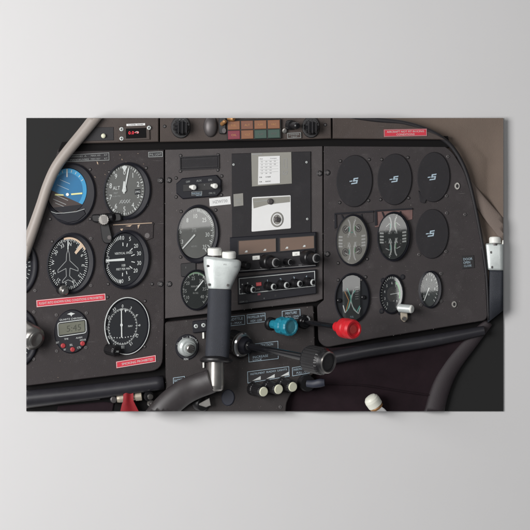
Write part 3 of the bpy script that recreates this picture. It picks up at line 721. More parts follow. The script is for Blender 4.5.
# black cover plate with checklist
t = Thing('cover_plate', 'large black cover plate above the radios in the centre panel', 'cover plate', (271, 193), DP)
mb = MB(); mb.slab([(231.6, 153.6), (310.6, 151.4), (311, 233), (232, 238)], DP, DP + 0.003, 'matt', bev=0.4); t.part('plate', mb)
screws(t, [(233.6, 164.6), (306.6, 162.2), (307.3, 219)], DP + 0.003, 'pale')
zc = DP + 0.003
mb = MB(); mb.slab([(251.2, 153.0), (291.4, 151.9), (292, 183.6), (252, 186.6)], zc, zc + 0.001, 'sleeve', bev=0.3)
z = zc + 0.0013
mb.outline([(283.5, 158.6), (287.2, 158.4), (287.4, 168), (283.7, 168.2)], 0.45, z, 'ink_grey'); mb.pline([(282.5, 174.5), (285, 172.5), (287.5, 171), (287, 174), (284, 174.6), (282.4, 172.2), (284, 170.4)], 0.5, z, 'ink_grey'); mb.poly([(252, 153.6), (262, 153.3), (262, 154.3), (252, 154.8)], z, 'ink_grey')
single('document_sleeve', mb, 'grey clear document sleeve at the top of the black cover plate', 'sleeve')
q = [(258.4, 156.6), (279.8, 155.8), (280, 183.2), (258, 184.7)]
mb = MB(); mb.slab(q, z, z + 0.0006, 'paper', bev=0.0); z2 = z + 0.0009
def word(mb, q, u, v, wu, h, m, s_): 
    w = glyphs(s_)[2]; mb.text(s_, lambda x, y: quad(q, u + x / w * wu, v + (1 - y) * h), m, z2)
word(mb, q, 0.08, 0.07, 0.1, 0.035, 'ink_black', 'N'); word(mb, q, 0.55, 0.06, 0.3, 0.035, 'ink_black', 'Compas')
for r_, ss in enumerate((' 0 30 60 90 ', ' 2 31 58 88 ', '120 150 180', '118 152 181', '210 240 300')):
    for c_, s_ in enumerate(ss.split()): word(mb, q, 0.12 + c_ * 0.2, 0.17 + r_ * 0.105, 0.09, 0.04, 'ink_grey', s_)
for v in (0.15, 0.255, 0.36, 0.465, 0.57): mb.line(quad(q, 0.08, v), quad(q, 0.92, v), 0.18, z2, 'ink_grey')
for v in (0.72, 0.88): word(mb, q, 0.06, v, 0.12, 0.045, 'ink_black', 'FOR'); word(mb, q, 0.34, v, 0.24, 0.045, 'ink_black', 'STEER' if v < .8 else 'RADIO')
single('correction_card', mb, 'white printed table card inside the grey document sleeve', 'card')
mb = MB(); q = [(233.4, 194.2), (243, 193.2), (243.4, 205.4), (233.8, 206.6)]; mb.slab(q, zc, zc + 0.0006, 'tape', bev=0)
mb.label('DEV', 238.4, 199.4, 2.2, zc + 0.0009, 'ink_dim', .08); mb.label('CARD', 238.4, 202.6, 1.7, zc + 0.0009, 'ink_dim', .08)
single('sticker', mb, 'small square grey sticker left of the white card', 'sticker')
t = Thing('clip_card', 'white card with grey top edge and a round clip on the black plate', 'card', (271, 213), zc)
mb = MB(); mb.slab(rounded([(252, 197.2), (290.8, 195.2), (291, 228.4), (251.6, 231.8)], 1.2), zc, zc + 0.0015, 'paper', bev=0.3); mb.poly([(252.8, 198.4), (290, 196.3), (290, 202), (268, 204.5), (253.6, 208.4)], zc + 0.0018, 'sleeve'); mb.line((254, 201.8), (268, 200.4), 0.6, zc + 0.0021, 'ink_dim'); t.part('paper', mb)
mb = MB(); mb.lathe(W(270.2, 201.5, zc), W(271, 201.5, zc + 0.007), [(0, 3.2), (0.6, 3.0), (0.7, 2), (1, 1.8)], 'ring', n=24); t.part('clip', mb)
mb = MB(); mb.slab(ell(277, 219.5, 6.4, 7.6, 0.05, 32), zc + 0.0015, zc + 0.003, 'tape', bev=0.4, smooth=True); mb.loft([(ell(277.2, 219.5, 5, 6, 0, 32), zc + 0.0034), (ell(277.2, 219.5, 4, 5, 0, 32), zc + 0.0034)], 'paper', smooth=False); mb.lathe(W(277.2, 219.5, zc + 0.003), W(278, 219.7, zc + 0.009), [(0, 2.6), (0.7, 2.4), (1, 1.6)], 'ring', n=24); mb.line((274, 217), (280, 222.5), 0.8, zc + 0.0038, 'ring'); mb.line((274, 222.5), (278, 215.5), 0.7, zc + 0.0038, 'ring'); t.part('round_disc', mb)

# radios
def knob(th, base, face, d, prof, m='black', name='knob', rib=None, dd=None, n=36, ringm=None):
    mb = MB(); L = math.dist(base, face) * K / math.tan(rad(38)) if dd is None else dd
    mb.lathe(W(*base, d), W(*face, d + L), prof, m, n=n, rib=rib)
    th.part(name, mb)
q = [(229.8, 237.4), (316.2, 231.8), (316.8, 266.8), (230.2, 273.4)]
t = Thing('radio', 'twin display radio with two tan windows at the top of the stack', 'radio', quad(q, .5, .5), DP, 'radios stacked in the centre panel')
DR = DP + 0.008
mb = MB(); mb.slab(q, DP, DR, 'bezel', bev=0.8)
z = DR + 0.0003
mb.line((231.5, 259.5), (315, 252.2), 0.5, z, 'ring'); mb.line((232, 271.6), (315.5, 265.2), 0.7, z, 'ink_grey')
mb.slab([(231.3, 256.4), (315.4, 249.6), (315.6, 265), (231.6, 271.2)], z - 0.0003, z + 0.0012, 'matt', bev=0.4)
for x, y in ((262, 267.6), (283.5, 266.6), (300.5, 265)): mb.label('PULL', x, y, 1.3, z + 0.0016, 'ink_grey', .08)
t.part('case', mb)
for qq, dots in (([(238.3, 241), (275.6, 238.5), (275.8, 251.4), (238.5, 254.6)], ((246, 251.4), (264.6, 249.9))), ([(279.6, 238.2), (313.8, 235.8), (314, 248), (279.8, 251.2)], ((286.6, 247.7), (304, 246)))):
    mb = MB(); mb.loft([(inset(qq, -0.6), DR - 0.001), (inset(qq, -0.6), DR + 0.002), (qq, DR + 0.002), (qq, DR + 0.0005)], 'black', smooth=False); mb.poly(qq, DR + 0.0006, 'display')
    for x, y in dots: mb.poly([(x - 1.4, y + 1), (x, y - 1), (x + 1.6, y - 0.9), (x + 1.4, y + 0.9)], DR + 0.001, 'ink')
    t.part('display', mb)
for x, y in ((256.2, 257.9), (296.2, 253.9)):
    mb = MB(); mb.slab(rounded([(x - 3.8, y - 1.9), (x + 3.7, y - 2.5), (x + 3.9, y + 1.6), (x - 3.6, y + 2.3)], 0.8), DR, DR + 0.005, 'white', bev=0.5); mb.label('USE', x, y, 1.3, DR + 0.0053, 'ink_grey', .08); t.part('transfer_button', mb)
knob(t, (243.5, 265), (248.5, 265.3), DR, [(0, 3.8), (0.9, 3.6), (1, 2.8)], name='volume_knob'); knob(t, (285.5, 261.6), (291, 262.2), DR, [(0, 3.2), (0.9, 3), (0.94, 2.6, 'ink_grey'), (0.96, 1.8), (1, 1.8)], name='volume_knob')
for x, y in ((265, 261.6), (305.5, 257.2)):
    knob(t, (x, y), (x + 12.5, y + 1.2), DR, [(0, 7.2), (0.36, 7.0), (0.42, 6.2), (0.44, 4.9), (0.86, 4.6), (0.9, 4.4, 'ink_grey'), (0.91, 3.6, 'ink_grey'), (0.92, 3.2), (1, 3.0)], name='tuning_knob', n=48)
q = [(237.6, 276.8), (315.9, 269.2), (316.4, 293.6), (237.9, 304.2)]
t = Thing('radio', 'audio selector panel with five white tipped knobs below the twin display radio', 'radio', quad(q, .5, .5), DP, 'radios stacked in the centre panel')
mb = MB(); mb.slab(q, DP, DR, 'bezel', bev=0.6)
mb.outline([(238.8, 278.4), (314.9, 271), (315.2, 286.2), (239.2, 294.4)], 0.6, z, 'ink')
for s_, x, y in (('1', 267.4, 281), ('2', 280.6, 279.7), ('3', 294, 278.3), ('4', 306.3, 277)): mb.label(s_, x, y, 3.4, z, 'ink_blue', .09)
for k in range(5): a = rad(-150 + k * 50); mb.poly(ell(246.5 + 6.5 * sin(a + PI / 2 - 1.4), 289 - 6 * cos(a + PI / 2 - 1.4), 0.7, 0.7, n=8), z, 'ink')
mb.label('COM 1 2', 243.5, 301.6, 1.7, z, 'ink_dim', .1); mb.label('SPKR', 258, 289.2, 1.6, z, 'ink_dim', .1); mb.label('o', 264.2, 298, 1.8, z, 'ink_dim'); mb.poly(ell(275.4, 295.6, 1.1, 1.2, n=12), z, 'hole'); mb.poly([(257.6, 293.3), (260.4, 293), (260.4, 295), (257.6, 295.4)], z, 'crimson')
t.part('case', mb)
mb = MB(); mb.slab([(256, 282.6), (261.4, 282), (261.6, 285.6), (256.2, 286.3)], DR, DR + 0.003, 'redbtn', bev=0.3); t.part('lamp', mb)
for x, y in ((246.5, 288.9), (267, 286), (280, 284.4), (293.2, 283), (306.4, 281.5)):
    knob(t, (x, y), (x + 7.4, y + 0.9), DR, [(0, 4.6), (0.35, 4.4), (0.4, 3.4), (0.88, 3.2), (0.92, 3.1, 'ink'), (0.97, 2.2, 'ink'), (1, 2.0)], name='selector_knob')

# ------------------------------------------------------------------ right panel gauges
BC = 'blanked gauge holes of the right panel'
def cover(c, em, label, tab=None, sl=0.04):
    mb = MB(); mb.slab(ell(*c, sl, 56), DP, DP + 0.0035, 'matt', bev=0.6, smooth=True)
    if tab: mb.slab(rounded(tab, 1.5), DP, DP + 0.0028, 'matt', bev=0.4)
    z = DP + 0.0038; x, y = em
    def E(p): mb.poly([(x + a_ * 0.95, y + b_ * 0.95) for a_, b_ in p], z, 'ink_blue')
    E([(-4.8, -0.4), (-1.8, -0.8), (-2.1, 0.3), (-5, 0.7)])
    E([(-0.6, -3.2), (4.4, -3.9), (4.1, -2.6), (0.7, -2.1), (0.5, -1.0), (3.9, -1.5), (3.1, 2.4), (-3.2, 3.3), (-2.9, 2.0), (1.9, 1.3), (2.3, 0.0), (-1.4, 0.5)])
    single('blank_cover', mb, label, 'cover', BC)
cover((354.4, 181, 18.1, 26), (354.2, 181.2), 'oval black blank cover at the left end of the top row of three')
cover((394.7, 179.3, 17.3, 25.7), (394.3, 179.4), 'oval black blank cover in the middle of the top row of three')
cover((433.6, 177, 16.4, 25), (432.4, 177.3), 'oval black blank cover with a tab at its lower left edge', [(418, 190), (427, 198), (425, 203.5), (420, 202)])
cover((432, 233.8, 16.6, 24.8), (430.6, 233.8), 'lower oval black blank cover beside the half shaded gauge')

RG = 'engine gauges in the right panel'
def quadrants(dl, ink='ink', circ='dial_mid'):
    for u, v in ((-0.42, 0.45), (0.42, 0.48), (-0.44, -0.5), (0.44, -0.44)):
        c = dl.P(u, v); dl.mb.outline(ell(*c, 3.2, 4.0, n=24), 0.8, dl.d + 0.0005, circ); dl.mb.poly(ell(*c, 1.8, 2.4, n=18), dl.d + 0.0005, circ)
    for sx in (-1, 1):
        for sy in (-1, 1):
            pts = [(sx * (0.28 - 0.16 * cos(rad(a))), sy * (0.52 + 0.32 * sin(rad(a)))) for a in range(-80, 85, 20)]
            dl.pline(pts, 1.3, ink, z=0.0006)
        for k, v in enumerate((0.18, 0.04, -0.1, -0.22)): dl.poly([(sx * 0.62, v), (sx * 0.88, v + 0.02), (sx * 0.88, v - 0.06), (sx * 0.62, v - 0.07)], ink, 0.0006)
    for (u, v), nm in zip(((-0.42, 0.45), (0.42, 0.48), (-0.44, -0.5), (0.44, -0.44)), ('OIL T', 'FUEL', 'CYL', 'AMP')):
        dl.txt(nm, u * 0.5, v * 0.28 + 0.02, 1.7, ink); sg = 1 if u > 0 else -1
        for k in range(9):
            a = rad(-75 + k * 19); c0 = (sg * (0.30 - 0.16 * cos(a)) , v * 1.12 + 0.33 * sin(a)); dl.pline([c0, (c0[0] - sg * 0.07 * cos(a), c0[1] + 0.07 * sin(a))], 0.45, ink, z=0.0006)
        dl.pline([(sg * 0.2, v + 0.12), (sg * 0.17, v + 0.0), (sg * 0.2, v - 0.1)], 0.7, 'teal' if sg < 0 else 'greenarc', z=0.0007)
        dl.pline([(u * 1.1, v - 0.02), (u * 0.55, v + (0.12 if v > 0 else -0.1))], 0.8, ink, z=0.0008)
        for k in range(3): dl.txt(('60', '150', '240', '1', '0', 'E', '4', '8', '30')[(k + int(v > 0) * 3) % 9], sg * 0.5, v * (0.45 + k * 0.28), 1.4, ink)
    for x, y in ((-0.18, -0.2), (0.2, -0.2)): dl.pline([(x - .1, y - .1), (x, y + .1), (x + .1, y - .1)], 0.7, ink, z=0.0006)
th, dl = gauge('engine_cluster_gauge', 'pale faced four quadrant engine gauge at the left of its row', 'gauge', (352.6, 240, 16.8, 26), (352, 240, 15.2, 23.9), 0.05, 'dial_reflection', group=RG, d=DP + 0.003)
quadrants(dl, 'paper', 'ring'); dl.arc(-10, 10, 0.3, 0.34, 'teal'); th.part('dial', dl.mb); glass(th, (352, 240, 15.2, 23.9), 0.05, DP + 0.0075, (GLINT_LAMP.x + 0.4, GLINT_LAMP.y, GLINT_LAMP.z - 1.1))
th, dl = gauge('engine_cluster_gauge', 'four quadrant engine gauge with light upper part and dark lower half', 'gauge', (393.8, 236.4, 16.6, 25), (393, 236.3, 15, 22.9), 0.05, 'dial_mid', group=RG, d=DP + 0.003)
quadrants(dl, circ='black')
for u, v in ((-0.75, -0.28), (0.25, -0.2), (-0.7, -0.62)): dl.poly([(u, v), (u + 0.45, v + 0.02), (u + 0.45, v - 0.12), (u, v - 0.1)], 'black', 0.0005)
th.part('dial', dl.mb); glass(th, (393, 236.3, 15, 22.9), 0.05, DP + 0.0072, (GLINT_LAMP.x, GLINT_LAMP.y, GLINT_LAMP.z - 0.728))
th, dl = gauge('crossed_needle_gauge', 'large black gauge with a central strip of crossed coloured needles', 'gauge', (352.2, 298, 17.7, 25.2), (352, 298, 16.2, 23.4), 0.04, 'dial', group=RG)
dl.poly([(-0.58, 0.78), (-0.3, 0.93), (0.0, 0.98), (0.3, 0.93), (0.5, 0.82), (0.5, -0.82), (0.2, -0.96), (-0.2, -0.96), (-0.58, -0.78)], 'dial_mid', 0.0003)
dl.pline([(-0.45, 0.3), (-0.2, -0.1), (-0.38, -0.55)], 0.8, 'brass', z=.0006); dl.pline([(0.2, 0.32), (-0.1, 0.05), (0.02, -0.35), (0.3, -0.62), (0.48, -0.35)], 1.0, 'teal', z=.0007)
dl.pline([(-0.55, -0.3), (-0.42, -0.62), (-0.18, -0.4), (0.0, 0.1), (0.1, 0.35)], 0.9, 'ink', z=.0008); dl.pline([(-0.1, -0.1), (0.12, -0.5), (0.4, -0.68), (0.52, -0.42)], 0.9, 'ink', z=.0009); dl.pline([(-0.3, 0.42), (-0.05, 0.0), (-0.3, -0.55)], 0.9, 'teal', z=.001)
for k in range(6): dl.pline([(0.2, 0.45 - k * 0.1), (0.4, 0.46 - k * 0.1)], 0.5, 'ink_dim', z=.0006)
dl.txt('FUEL', 0.0, -0.8, 1.8, 'ink_blue'); th.part('dial', dl.mb)
for x, y in ((339, 300.5), (363.3, 297.3)):
    mb = MB(); mb.lathe(W(x, y, DP + 0.001), W(x + 0.5, y, DP + 0.006), [(0, 2.2), (0.8, 2.1), (1, 1.4)], 'black_gloss', n=20); th.part('knob', mb)
mb = MB()
g_ = (351.6, 298, 9.4, 22)
glass(th, g_, 0.0, DP + 0.0048, (GLINT_LAMP.x, GLINT_LAMP.y, GLINT_LAMP.z - 0.735), [dl.P(*p) for p in ((-0.58, 0.78), (-0.3, 0.93), (0.0, 0.98), (0.3, 0.93), (0.5, 0.82), (0.5, -0.82), (0.2, -0.96), (-0.2, -0.96), (-0.58, -0.78))])
th, dl = gauge('vacuum_gauge', 'small black gauge with pale arc on its right, just above the silver lever switch', 'gauge', (391.8, 294.2, 12.4, 20), (391.4, 294.2, 11.2, 18.4), 0.06, 'dial', group=RG)
mb = MB()
dl.arc(20, 150, 0.8, 0.97, 'ink_dim'); dl.arc(30, 110, 0.7, 0.8, 'greenarc'); dl.ticks(-150, 15, 18, 0.84, 0.95, 0.5)
for t_, a in (('2', 215), ('3', 250), ('4', 285), ('5', 320), ('6', 5), ('7', 40), ('8', 90), ('9', 130)): dl.num(t_, a, 0.62, 2.8)
dl.poly(ell(0, 0, 0.4, 0.4, n=24), 'black', 0.0003); dl.txt('IN HG', 0.1, -0.35, 1.7); th.part('dial', dl.mb); th.part('needle', dl.needle(85, -0.1, 0.7, 1.0, 0.7, m='ink_dim'))
for x, y in ((383, 280.5), (402.5, 277), (381.5, 311), (400, 312.5)):
    mb = MB(); mb.slab(ell(x, y, 2.4, 2.6, n=20), DP, DP + 0.002, 'bezel', bev=0.4); mb.poly(ell(x, y, 1.0, 1.1, n=12), DP + 0.0023, 'hole'); th.part('mounting_ear', mb)
glass(th, (391.4, 294.2, 11.2, 18.4), 0.06, DP + 0.0048, (GLINT_LAMP.x - 1.22, GLINT_LAMP.y, GLINT_LAMP.z - 0.1))
th, dl = gauge('fuel_pressure_gauge', 'smallest round gauge with a pale upper half near the panel\'s right end', 'gauge', (431, 289.5, 11, 18.8), (428.6, 289.2, 9.8, 17.4), 0.06, 'dial_mid', group=RG)
dl.ticks(-140, 140, 20, 0.8, 0.95, 0.5)
for t_, a in (('0', 230), ('2', 290), ('4', 340), ('6', 30), ('8', 90)): dl.num(t_, a, 0.62, 3.0)
dl.txt('PSI', 0, -0.3, 2.0); th.part('dial', dl.mb); th.part('needle', dl.needle(215, -0.1, 0.8, 1.1, 0.8)); glass(th, (428.6, 289.2, 9.8, 17.4), 0.06, DP + 0.0048, (GLINT_LAMP.x, GLINT_LAMP.y, GLINT_LAMP.z - 0.693))

t = Thing('lever_switch', 'silver lever switch sticking out below the small right panel gauges', 'switch', (404, 315), DP)
mb = MB(); mb.slab(rounded([(400.5, 312), (407.4, 312), (408, 319), (404.5, 322.5), (400.8, 319.5)], 1.5), DP, DP + 0.012, 'tan', bev=0.7); mb.lathe(W(404, 318.5, DP + 0.012), W(404.6, 318.8, DP + 0.018), [(0, 2.2), (1, 1.8)], 'steel', n=16); t.part('nut', mb)
mb = MB(); mb.lathe(W(399, 308, DP + 0.012), W(412.6, 309.2, DP + 0.028), [(0, 3.4), (0.05, 4.2), (0.9, 4.2), (0.96, 3.9, 'white'), (1, 3.2, 'white')], 'silver', n=32); t.part('lever', mb)
def plug(x, y, rx, ry, label, hole=True):
    mb = MB(); mb.slab(ell(x, y, rx, ry, n=28), DP, DP + 0.002, 'steel', bev=0.5, smooth=True); mb.poly(ell(x, y, rx * .5, ry * .5, n=20), DP + 0.0023, 'hole'); single('socket_ring', mb, label, 'socket')
plug(457.3, 186, 2.8, 3.9, 'pale metal ring socket at the upper right of the right panel'); plug(454.3, 304.3, 2.6, 3.6, 'dull metal ring socket at the lower right of the right panel')

# ------------------------------------------------------------------ glareshield
GS = 0.038
t = Thing('glareshield', 'brown grey glareshield running along the top over all three panels', 'glareshield', (280, 130), 0.012)
mb = MB(); mb.slab([(70, 150.5), (95, 110), (158.6, 112), (158.6, 141.7), (80, 143.4)], 0.006, GS, 'shield', bev=0.8); t.part('left_section', mb)
mb = MB(); mb.slab([(160, 112), (331, 112), (331.4, 138.4), (298, 139.4), (160, 142)], 0.006, GS - 0.002, 'shield', bev=0.8); t.part('centre_section', mb)
mb = MB(); mb.slab([(332.6, 112), (371, 119.6), (400, 122.6), (420, 127.6), (436, 134.2), (446, 140), (440, 139.4), (332.6, 138.6)], 0.006, GS - 0.004, 'shield', bev=0.8); t.part('right_section', mb)
mb = MB(); mb.tube([(325, 112, 0.03, 3), (371, 119.2, 0.032, 2.6), (402, 122.6, 0.031, 2.2), (422, 128, 0.030, 2.2), (438, 135.6, 0.028, 2.4), (452, 147, 0.025, 2.2), (464, 167, 0.024, 2.0), (472, 193, 0.023, 1.8), (481, 237, 0.022, 1.6), (486.5, 276, 0.021, 1.4), (488.5, 320, 0.019, 1.2)], 'shield_dark', n=12); t.part('edge_moulding', mb)
mb = MB(); mb.slab([(62, 142), (448, 136), (450, 147), (322, 146.2), (164, 149.8), (58, 151.6)], 0.006, 0.0228, 'void', bev=0); t.part('underside_shade', mb)  # near-black strip put in for the shade below the glareshield

t = Thing('warning_lamp_box', 'black rectangular recess holding one pale warning lamp beside the canopy frame', 'lamp', (99, 132), GS)
mb = MB(); q = [(80, 127.6), (113.6, 127), (113.8, 140.2), (76, 141.4)]; mb.slab(q, GS, GS + 0.001, 'shield_dark', bev=0.3); t.part('plate', mb)
mb = MB(); mb.lathe(W(103.2, 135.8, GS + 0.001), W(103.7, 136, GS + 0.008), [(0, 2.4, 'steel'), (0.5, 2.3, 'steel'), (0.55, 1.9), (0.9, 1.7), (1, 0.9)], 'offwhite', n=22); t.part('lamp', mb)
t = Thing('led_display', 'black digital readout with red digits set in the glareshield', 'display', (135, 132), GS)
mb = MB(); mb.slab([(118.2, 126.6), (149.6, 125.2), (150, 139.6), (118.4, 141)], GS, GS + 0.003, 'shield', bev=0.6); t.part('housing', mb)
mb = MB(); mb.slab([(125.8, 128.6), (146, 127.8), (146.2, 137.8), (126, 138.6)], GS + 0.003, GS + 0.004, 'void', bev=0.2); mb.label('0.0', 131.2, 132.7, 3.2, GS + 0.0045, 'led', .03, 5.4); mb.label('<>0', 136.6, 132.4, 2.4, GS + 0.0045, 'led', .03, 4.2); mb.pline([(135, 132.4), (137, 131.4), (138.6, 132.2), (137, 133.3)], 0.5, GS + 0.0048, 'ink'); t.part('screen', mb)
screws(t, [(121.5, 129.2), (121.6, 138.6), (149, 127.8)], GS + 0.003, 'bright')
placard('placard', 'narrow white strip label above the red digit readout', [(126.4, 123.9), (145.2, 123.1), (145.3, 125.4), (126.5, 126.2)], 'paper', 'ink_black', [('CARB TEMP', 0.5, 0.5, 0.55, 0.8)], GS)
def dark_knob(x, y, rx, ry, label, dx=1.5):
    t = Thing('dimmer_knob', label, 'knob', (x, y), GS, 'dark round fittings on the glareshield')
    mb = MB(); mb.slab(ell(x, y, rx, ry, n=40), GS - 0.002, GS + 0.002, 'black', bev=0.7, smooth=True); t.part('collar', mb)
    mb = MB(); mb.lathe(W(x + 0.3, y, GS + 0.002), W(x + dx + 0.3, y + 0.3, GS + 0.02), [(0, rx * .86), (0.75, rx * .8), (1, rx * .62)], 'black_gloss', n=48, rib=(12, 0.1)); t.part('grip', mb)
    mb = MB()
    for k in (-0.45, -0.05, 0.35): mb.slab([(x + dx + rx * k, y - ry * .55), (x + dx + rx * k + 1, y - ry * .58), (x + dx + rx * k + 1, y + ry * .58), (x + dx + rx * k, y + ry * .6)], GS + 0.018, GS + 0.0235, 'shield_dark', bev=0.2)
    t.part('ridge', mb)
dark_knob(180.8, 127, 9.8, 11.2, 'large ribbed black knob at the left of the glareshield\'s centre section')
dark_knob(311, 127, 9, 10.8, 'large ribbed black knob at the right of the glareshield\'s centre section')
mb = MB(); mb.slab(ell(210.6, 126.4, 7.2, 10.8, n=40), GS - 0.002, GS, 'shield_dark', bev=0.5, smooth=True); R_ = [(ell(210.6, 126.4, 6.9 * cos(a), 10.3 * cos(a), 0, 40), GS + 0.010 * sin(a)) for a in [PI / 2 * k / 7 * 0.97 for k in range(8)]]; mb.loft(R_, 'ring', cap1=True)
single('air_vent', mb, 'plain grey domed round fitting between the black knob and coloured lights', 'fitting')
t = Thing('annunciator_panel', 'block of eight coloured warning lights in two rows on the glareshield', 'warning lights', (254, 130), GS)
q = [(226.6, 120.2), (281, 118.8), (281.4, 138.6), (227, 140.4)]
mb = MB(); mb.slab(rounded(q, 1), GS, GS + 0.004, 'black', bev=0.5); t.part('housing', mb)
cols = [['amber', 'amber_dk', 'amber', 'amber'], ['crimson', 'amber', 'green', 'green']]
words_ = [['FUEL', 'ALT', 'PUMP', 'VAC'], ['OIL', 'VOLT', 'FLAP', 'PITOT']]
for r_ in range(2):
    for c_ in range(4):
        u0, v0 = 0.02 + c_ * 0.245, 0.05 + r_ * 0.475
        qq = [quad(q, u0 + a, v0 + b_) for a, b_ in ((0, 0), (0.222, 0), (0.222, 0.43), (0, 0.43))]
        mb = MB(); mb.slab(qq, GS + 0.004, GS + 0.0065, cols[r_][c_], bev=0.4)
        w_ = glyphs(words_[r_][c_])[2]
        mb.text(words_[r_][c_], lambda x, y: quad(qq, 0.28 + x / w_ * 0.44, 0.62 - y * 0.24), 'brass' if cols[r_][c_] != 'green' else 'ring', GS + 0.0068)
        t.part('light', mb, label={'amber': 'amber warning light', 'amber_dk': 'copper brown warning light', 'crimson': 'crimson warning light', 'green': 'dark green warning light'}[cols[r_][c_]])
t = Thing('toggle_switch', 'small dark toggle switch with brass tip left of the coloured lights', 'switch', (223, 127), GS)
mb = MB(); mb.slab(rounded([(218.5, 117), (226, 117), (226, 134), (219, 134)], 2), GS, GS + 0.006, 'black', bev=0.8); mb.poly(ell(224, 130.6, 2, 2.6, n=18), GS + 0.0063, 'ring'); t.part('body', mb)
mb = MB(); mb.lathe(W(222, 124, GS + 0.006), W(225.5, 121, GS + 0.02), [(0, 2.2), (0.8, 2.0), (1, 1.2)], 'brass', n=18); mb.lathe(W(229, 118.6, GS + 0.004), W(234, 119, GS + 0.016), [(0, 2.4), (0.9, 2.2), (1, 1.4)], 'brass', n=18); t.part('tip', mb)
t = Thing('toggle_switch', 'small black toggle switch with silver nut right of the coloured lights', 'switch', (291, 126), GS)
mb = MB(); mb.lathe(W(284.4, 130.8, GS), W(284.8, 131, GS + 0.006), [(0, 2.6), (0.6, 2.4), (0.65, 1.6), (1, 1.5)], 'steel', n=20); t.part('nut', mb)
mb = MB(); mb.lathe(W(289, 125, GS), W(298, 125.8, GS + 0.022), [(0, 5), (0.3, 4.6), (0.35, 3.2), (0.9, 3.4), (1, 2.6)], 'black', n=30); mb.slab(rounded([(285.5, 120.5), (293, 119.6), (293, 129), (286, 129.6)], 2.5), GS, GS + 0.008, 'black', bev=0.8); t.part('lever', mb)
placard('placard', 'small outlined placard reading DIMMER TEST under the black toggle switch', [(287, 132.8), (301.2, 132), (301.4, 138.2), (287.2, 138.9)], 'shield', 'ink_dim', [('DIMMER', 0.5, 0.32, 0.26, 0.72), ('TEST', 0.5, 0.7, 0.26, 0.45)], GS, ('ink_dim', 0.5))
placard('placard', 'red two line warning placard on the right end of the glareshield', [(383.8, 129.4), (427, 128.6), (427.2, 136), (384, 137)], 'red', 'ink', [('AIRCRAFT NOT FIT IN ICING', 0.5, 0.33, 0.26, 0.86), ('CONDITIONS', 0.5, 0.7, 0.24, 0.42)], GS - 0.004, ('ink_dim', 0.5))
gs = bpy.data.objects['glareshield']
class _G: o = gs; org = gs.location.copy()
screws(_G, [(164.6, 126.4), (325.2, 124.8)], GS - 0.002, 'dark')

# canopy frame at the left, in front of the panel
mb = MB()
mb.tube([(108, 101, 0.048, 6.2), (94, 119, 0.048, 6.0), (83.6, 132, 0.048, 5.8), (67, 152, 0.048, 5.6), (55.6, 168, 0.047, 5.4), (47.4, 186, 0.045, 5.2), (41.5, 204, 0.042, 5.2), (33, 229, 0.038, 5.6), (22, 259, 0.034, 6)], 'frame', n=24)
single('canopy_frame', mb, 'beige curved canopy frame tube crossing the upper left corner', 'canopy frame')

# ------------------------------------------------------------------ pedestal
DQ = 0.028
pd = Thing('pedestal', 'lower centre pedestal of dark paint carrying engine levers and knobs', 'pedestal', (240, 365), 0.012)
mb = MB()
mb.slab(rounded([(165, 322), (313.5, 305.5), (315, 345), (314, 374), (302, 381), (291, 393), (286.5, 403), (285.5, 414), (166, 414)], [3, 2, 0, 3, 6, 6, 3, 0, 0]), 0.006, DQ, 'pedestal', bev=0.8)
chips(mb, 24, [(166, 323, 312, 307), (166, 325, 166, 400), (313.5, 310, 314, 370), (205, 340, 300, 336), (180, 364, 240, 362)], DQ)
pd.part('panel_sheet', mb)
screws(pd, [(280.4, 407)], DQ, 'grey')
def pplac(label, q, lines, extra=None): placard('placard', label, q, 'shield_dark', 'ink_blue', lines, DQ, ('ink_blue', 0.5), extra=extra)
pplac('THROTTLE placard right beside the yoke grip', [(222, 317.2), (245, 314.8), (245.4, 324.8), (222.4, 327.2)], [('THROTTLE', 0.5, 0.32, 0.26, 0.8), ('MIN - MAX', 0.5, 0.72, 0.22, 0.7)])
pplac('PROPELLER RPM placard left of the cyan knob', [(246.4, 314.5), (265.6, 312.4), (266, 322), (246.8, 324.2)], [('PROPELLER RPM', 0.5, 0.32, 0.26, 0.88), ('HIGH - LOW', 0.5, 0.72, 0.24, 0.6)])
pplac('MIXTURE placard behind the cyan knob', [(281.6, 310.8), (300.4, 308.6), (300.7, 318.4), (281.9, 320.6)], [('MIXTURE', 0.5, 0.32, 0.26, 0.6), ('RICH - LEAN', 0.55, 0.72, 0.24, 0.7)])
pplac('FRICTION placard behind the throttle rod', [(248, 344.2), (278.4, 340.6), (278.8, 359), (248.4, 362.6)], [('FRICTION', 0.62, 0.15, 0.14, 0.4), ('INCREASE', 0.4, 0.74, 0.13, 0.5), ('LOCK', 0.3, 0.9, 0.11, 0.3)])
def wedges(mb, z):
    for x, y in ((256.5, 379.2), (270.5, 377.2), (284.6, 374.8)): mb.poly([(x - 4.2, y + 1.6), (x + 4.2, y - 3.2), (x + 4.2, y + 0.4)], z, 'ink')
pplac('wide dimmer placard with three white wedges above the cream buttons', [(247, 371.4), (289.3, 366), (289.8, 376.6), (247.4, 383.6)], [('INSTRUMENT', 0.25, 0.27, 0.17, 0.34), ('RADIO', 0.57, 0.27, 0.17, 0.22), ('LIGHTS', 0.83, 0.27, 0.17, 0.22)], wedges)
pplac('PARKING BRAKE placard behind the throttle knob', [(291.8, 367.4), (312.6, 363.8), (312.9, 372.8), (292.2, 376.6)], [('PARKING BRAKE', 0.45, 0.3, 0.26, 0.74), ('PULL - ON', 0.5, 0.7, 0.24, 0.56)])
pplac('tiny BATTERY placard beside the yoke arm at lower left', [(172.8, 377.6), (185, 375.8), (185.3, 382.4), (173, 384.4)], [('BATTERY', 0.5, 0.5, 0.36, 0.74)])

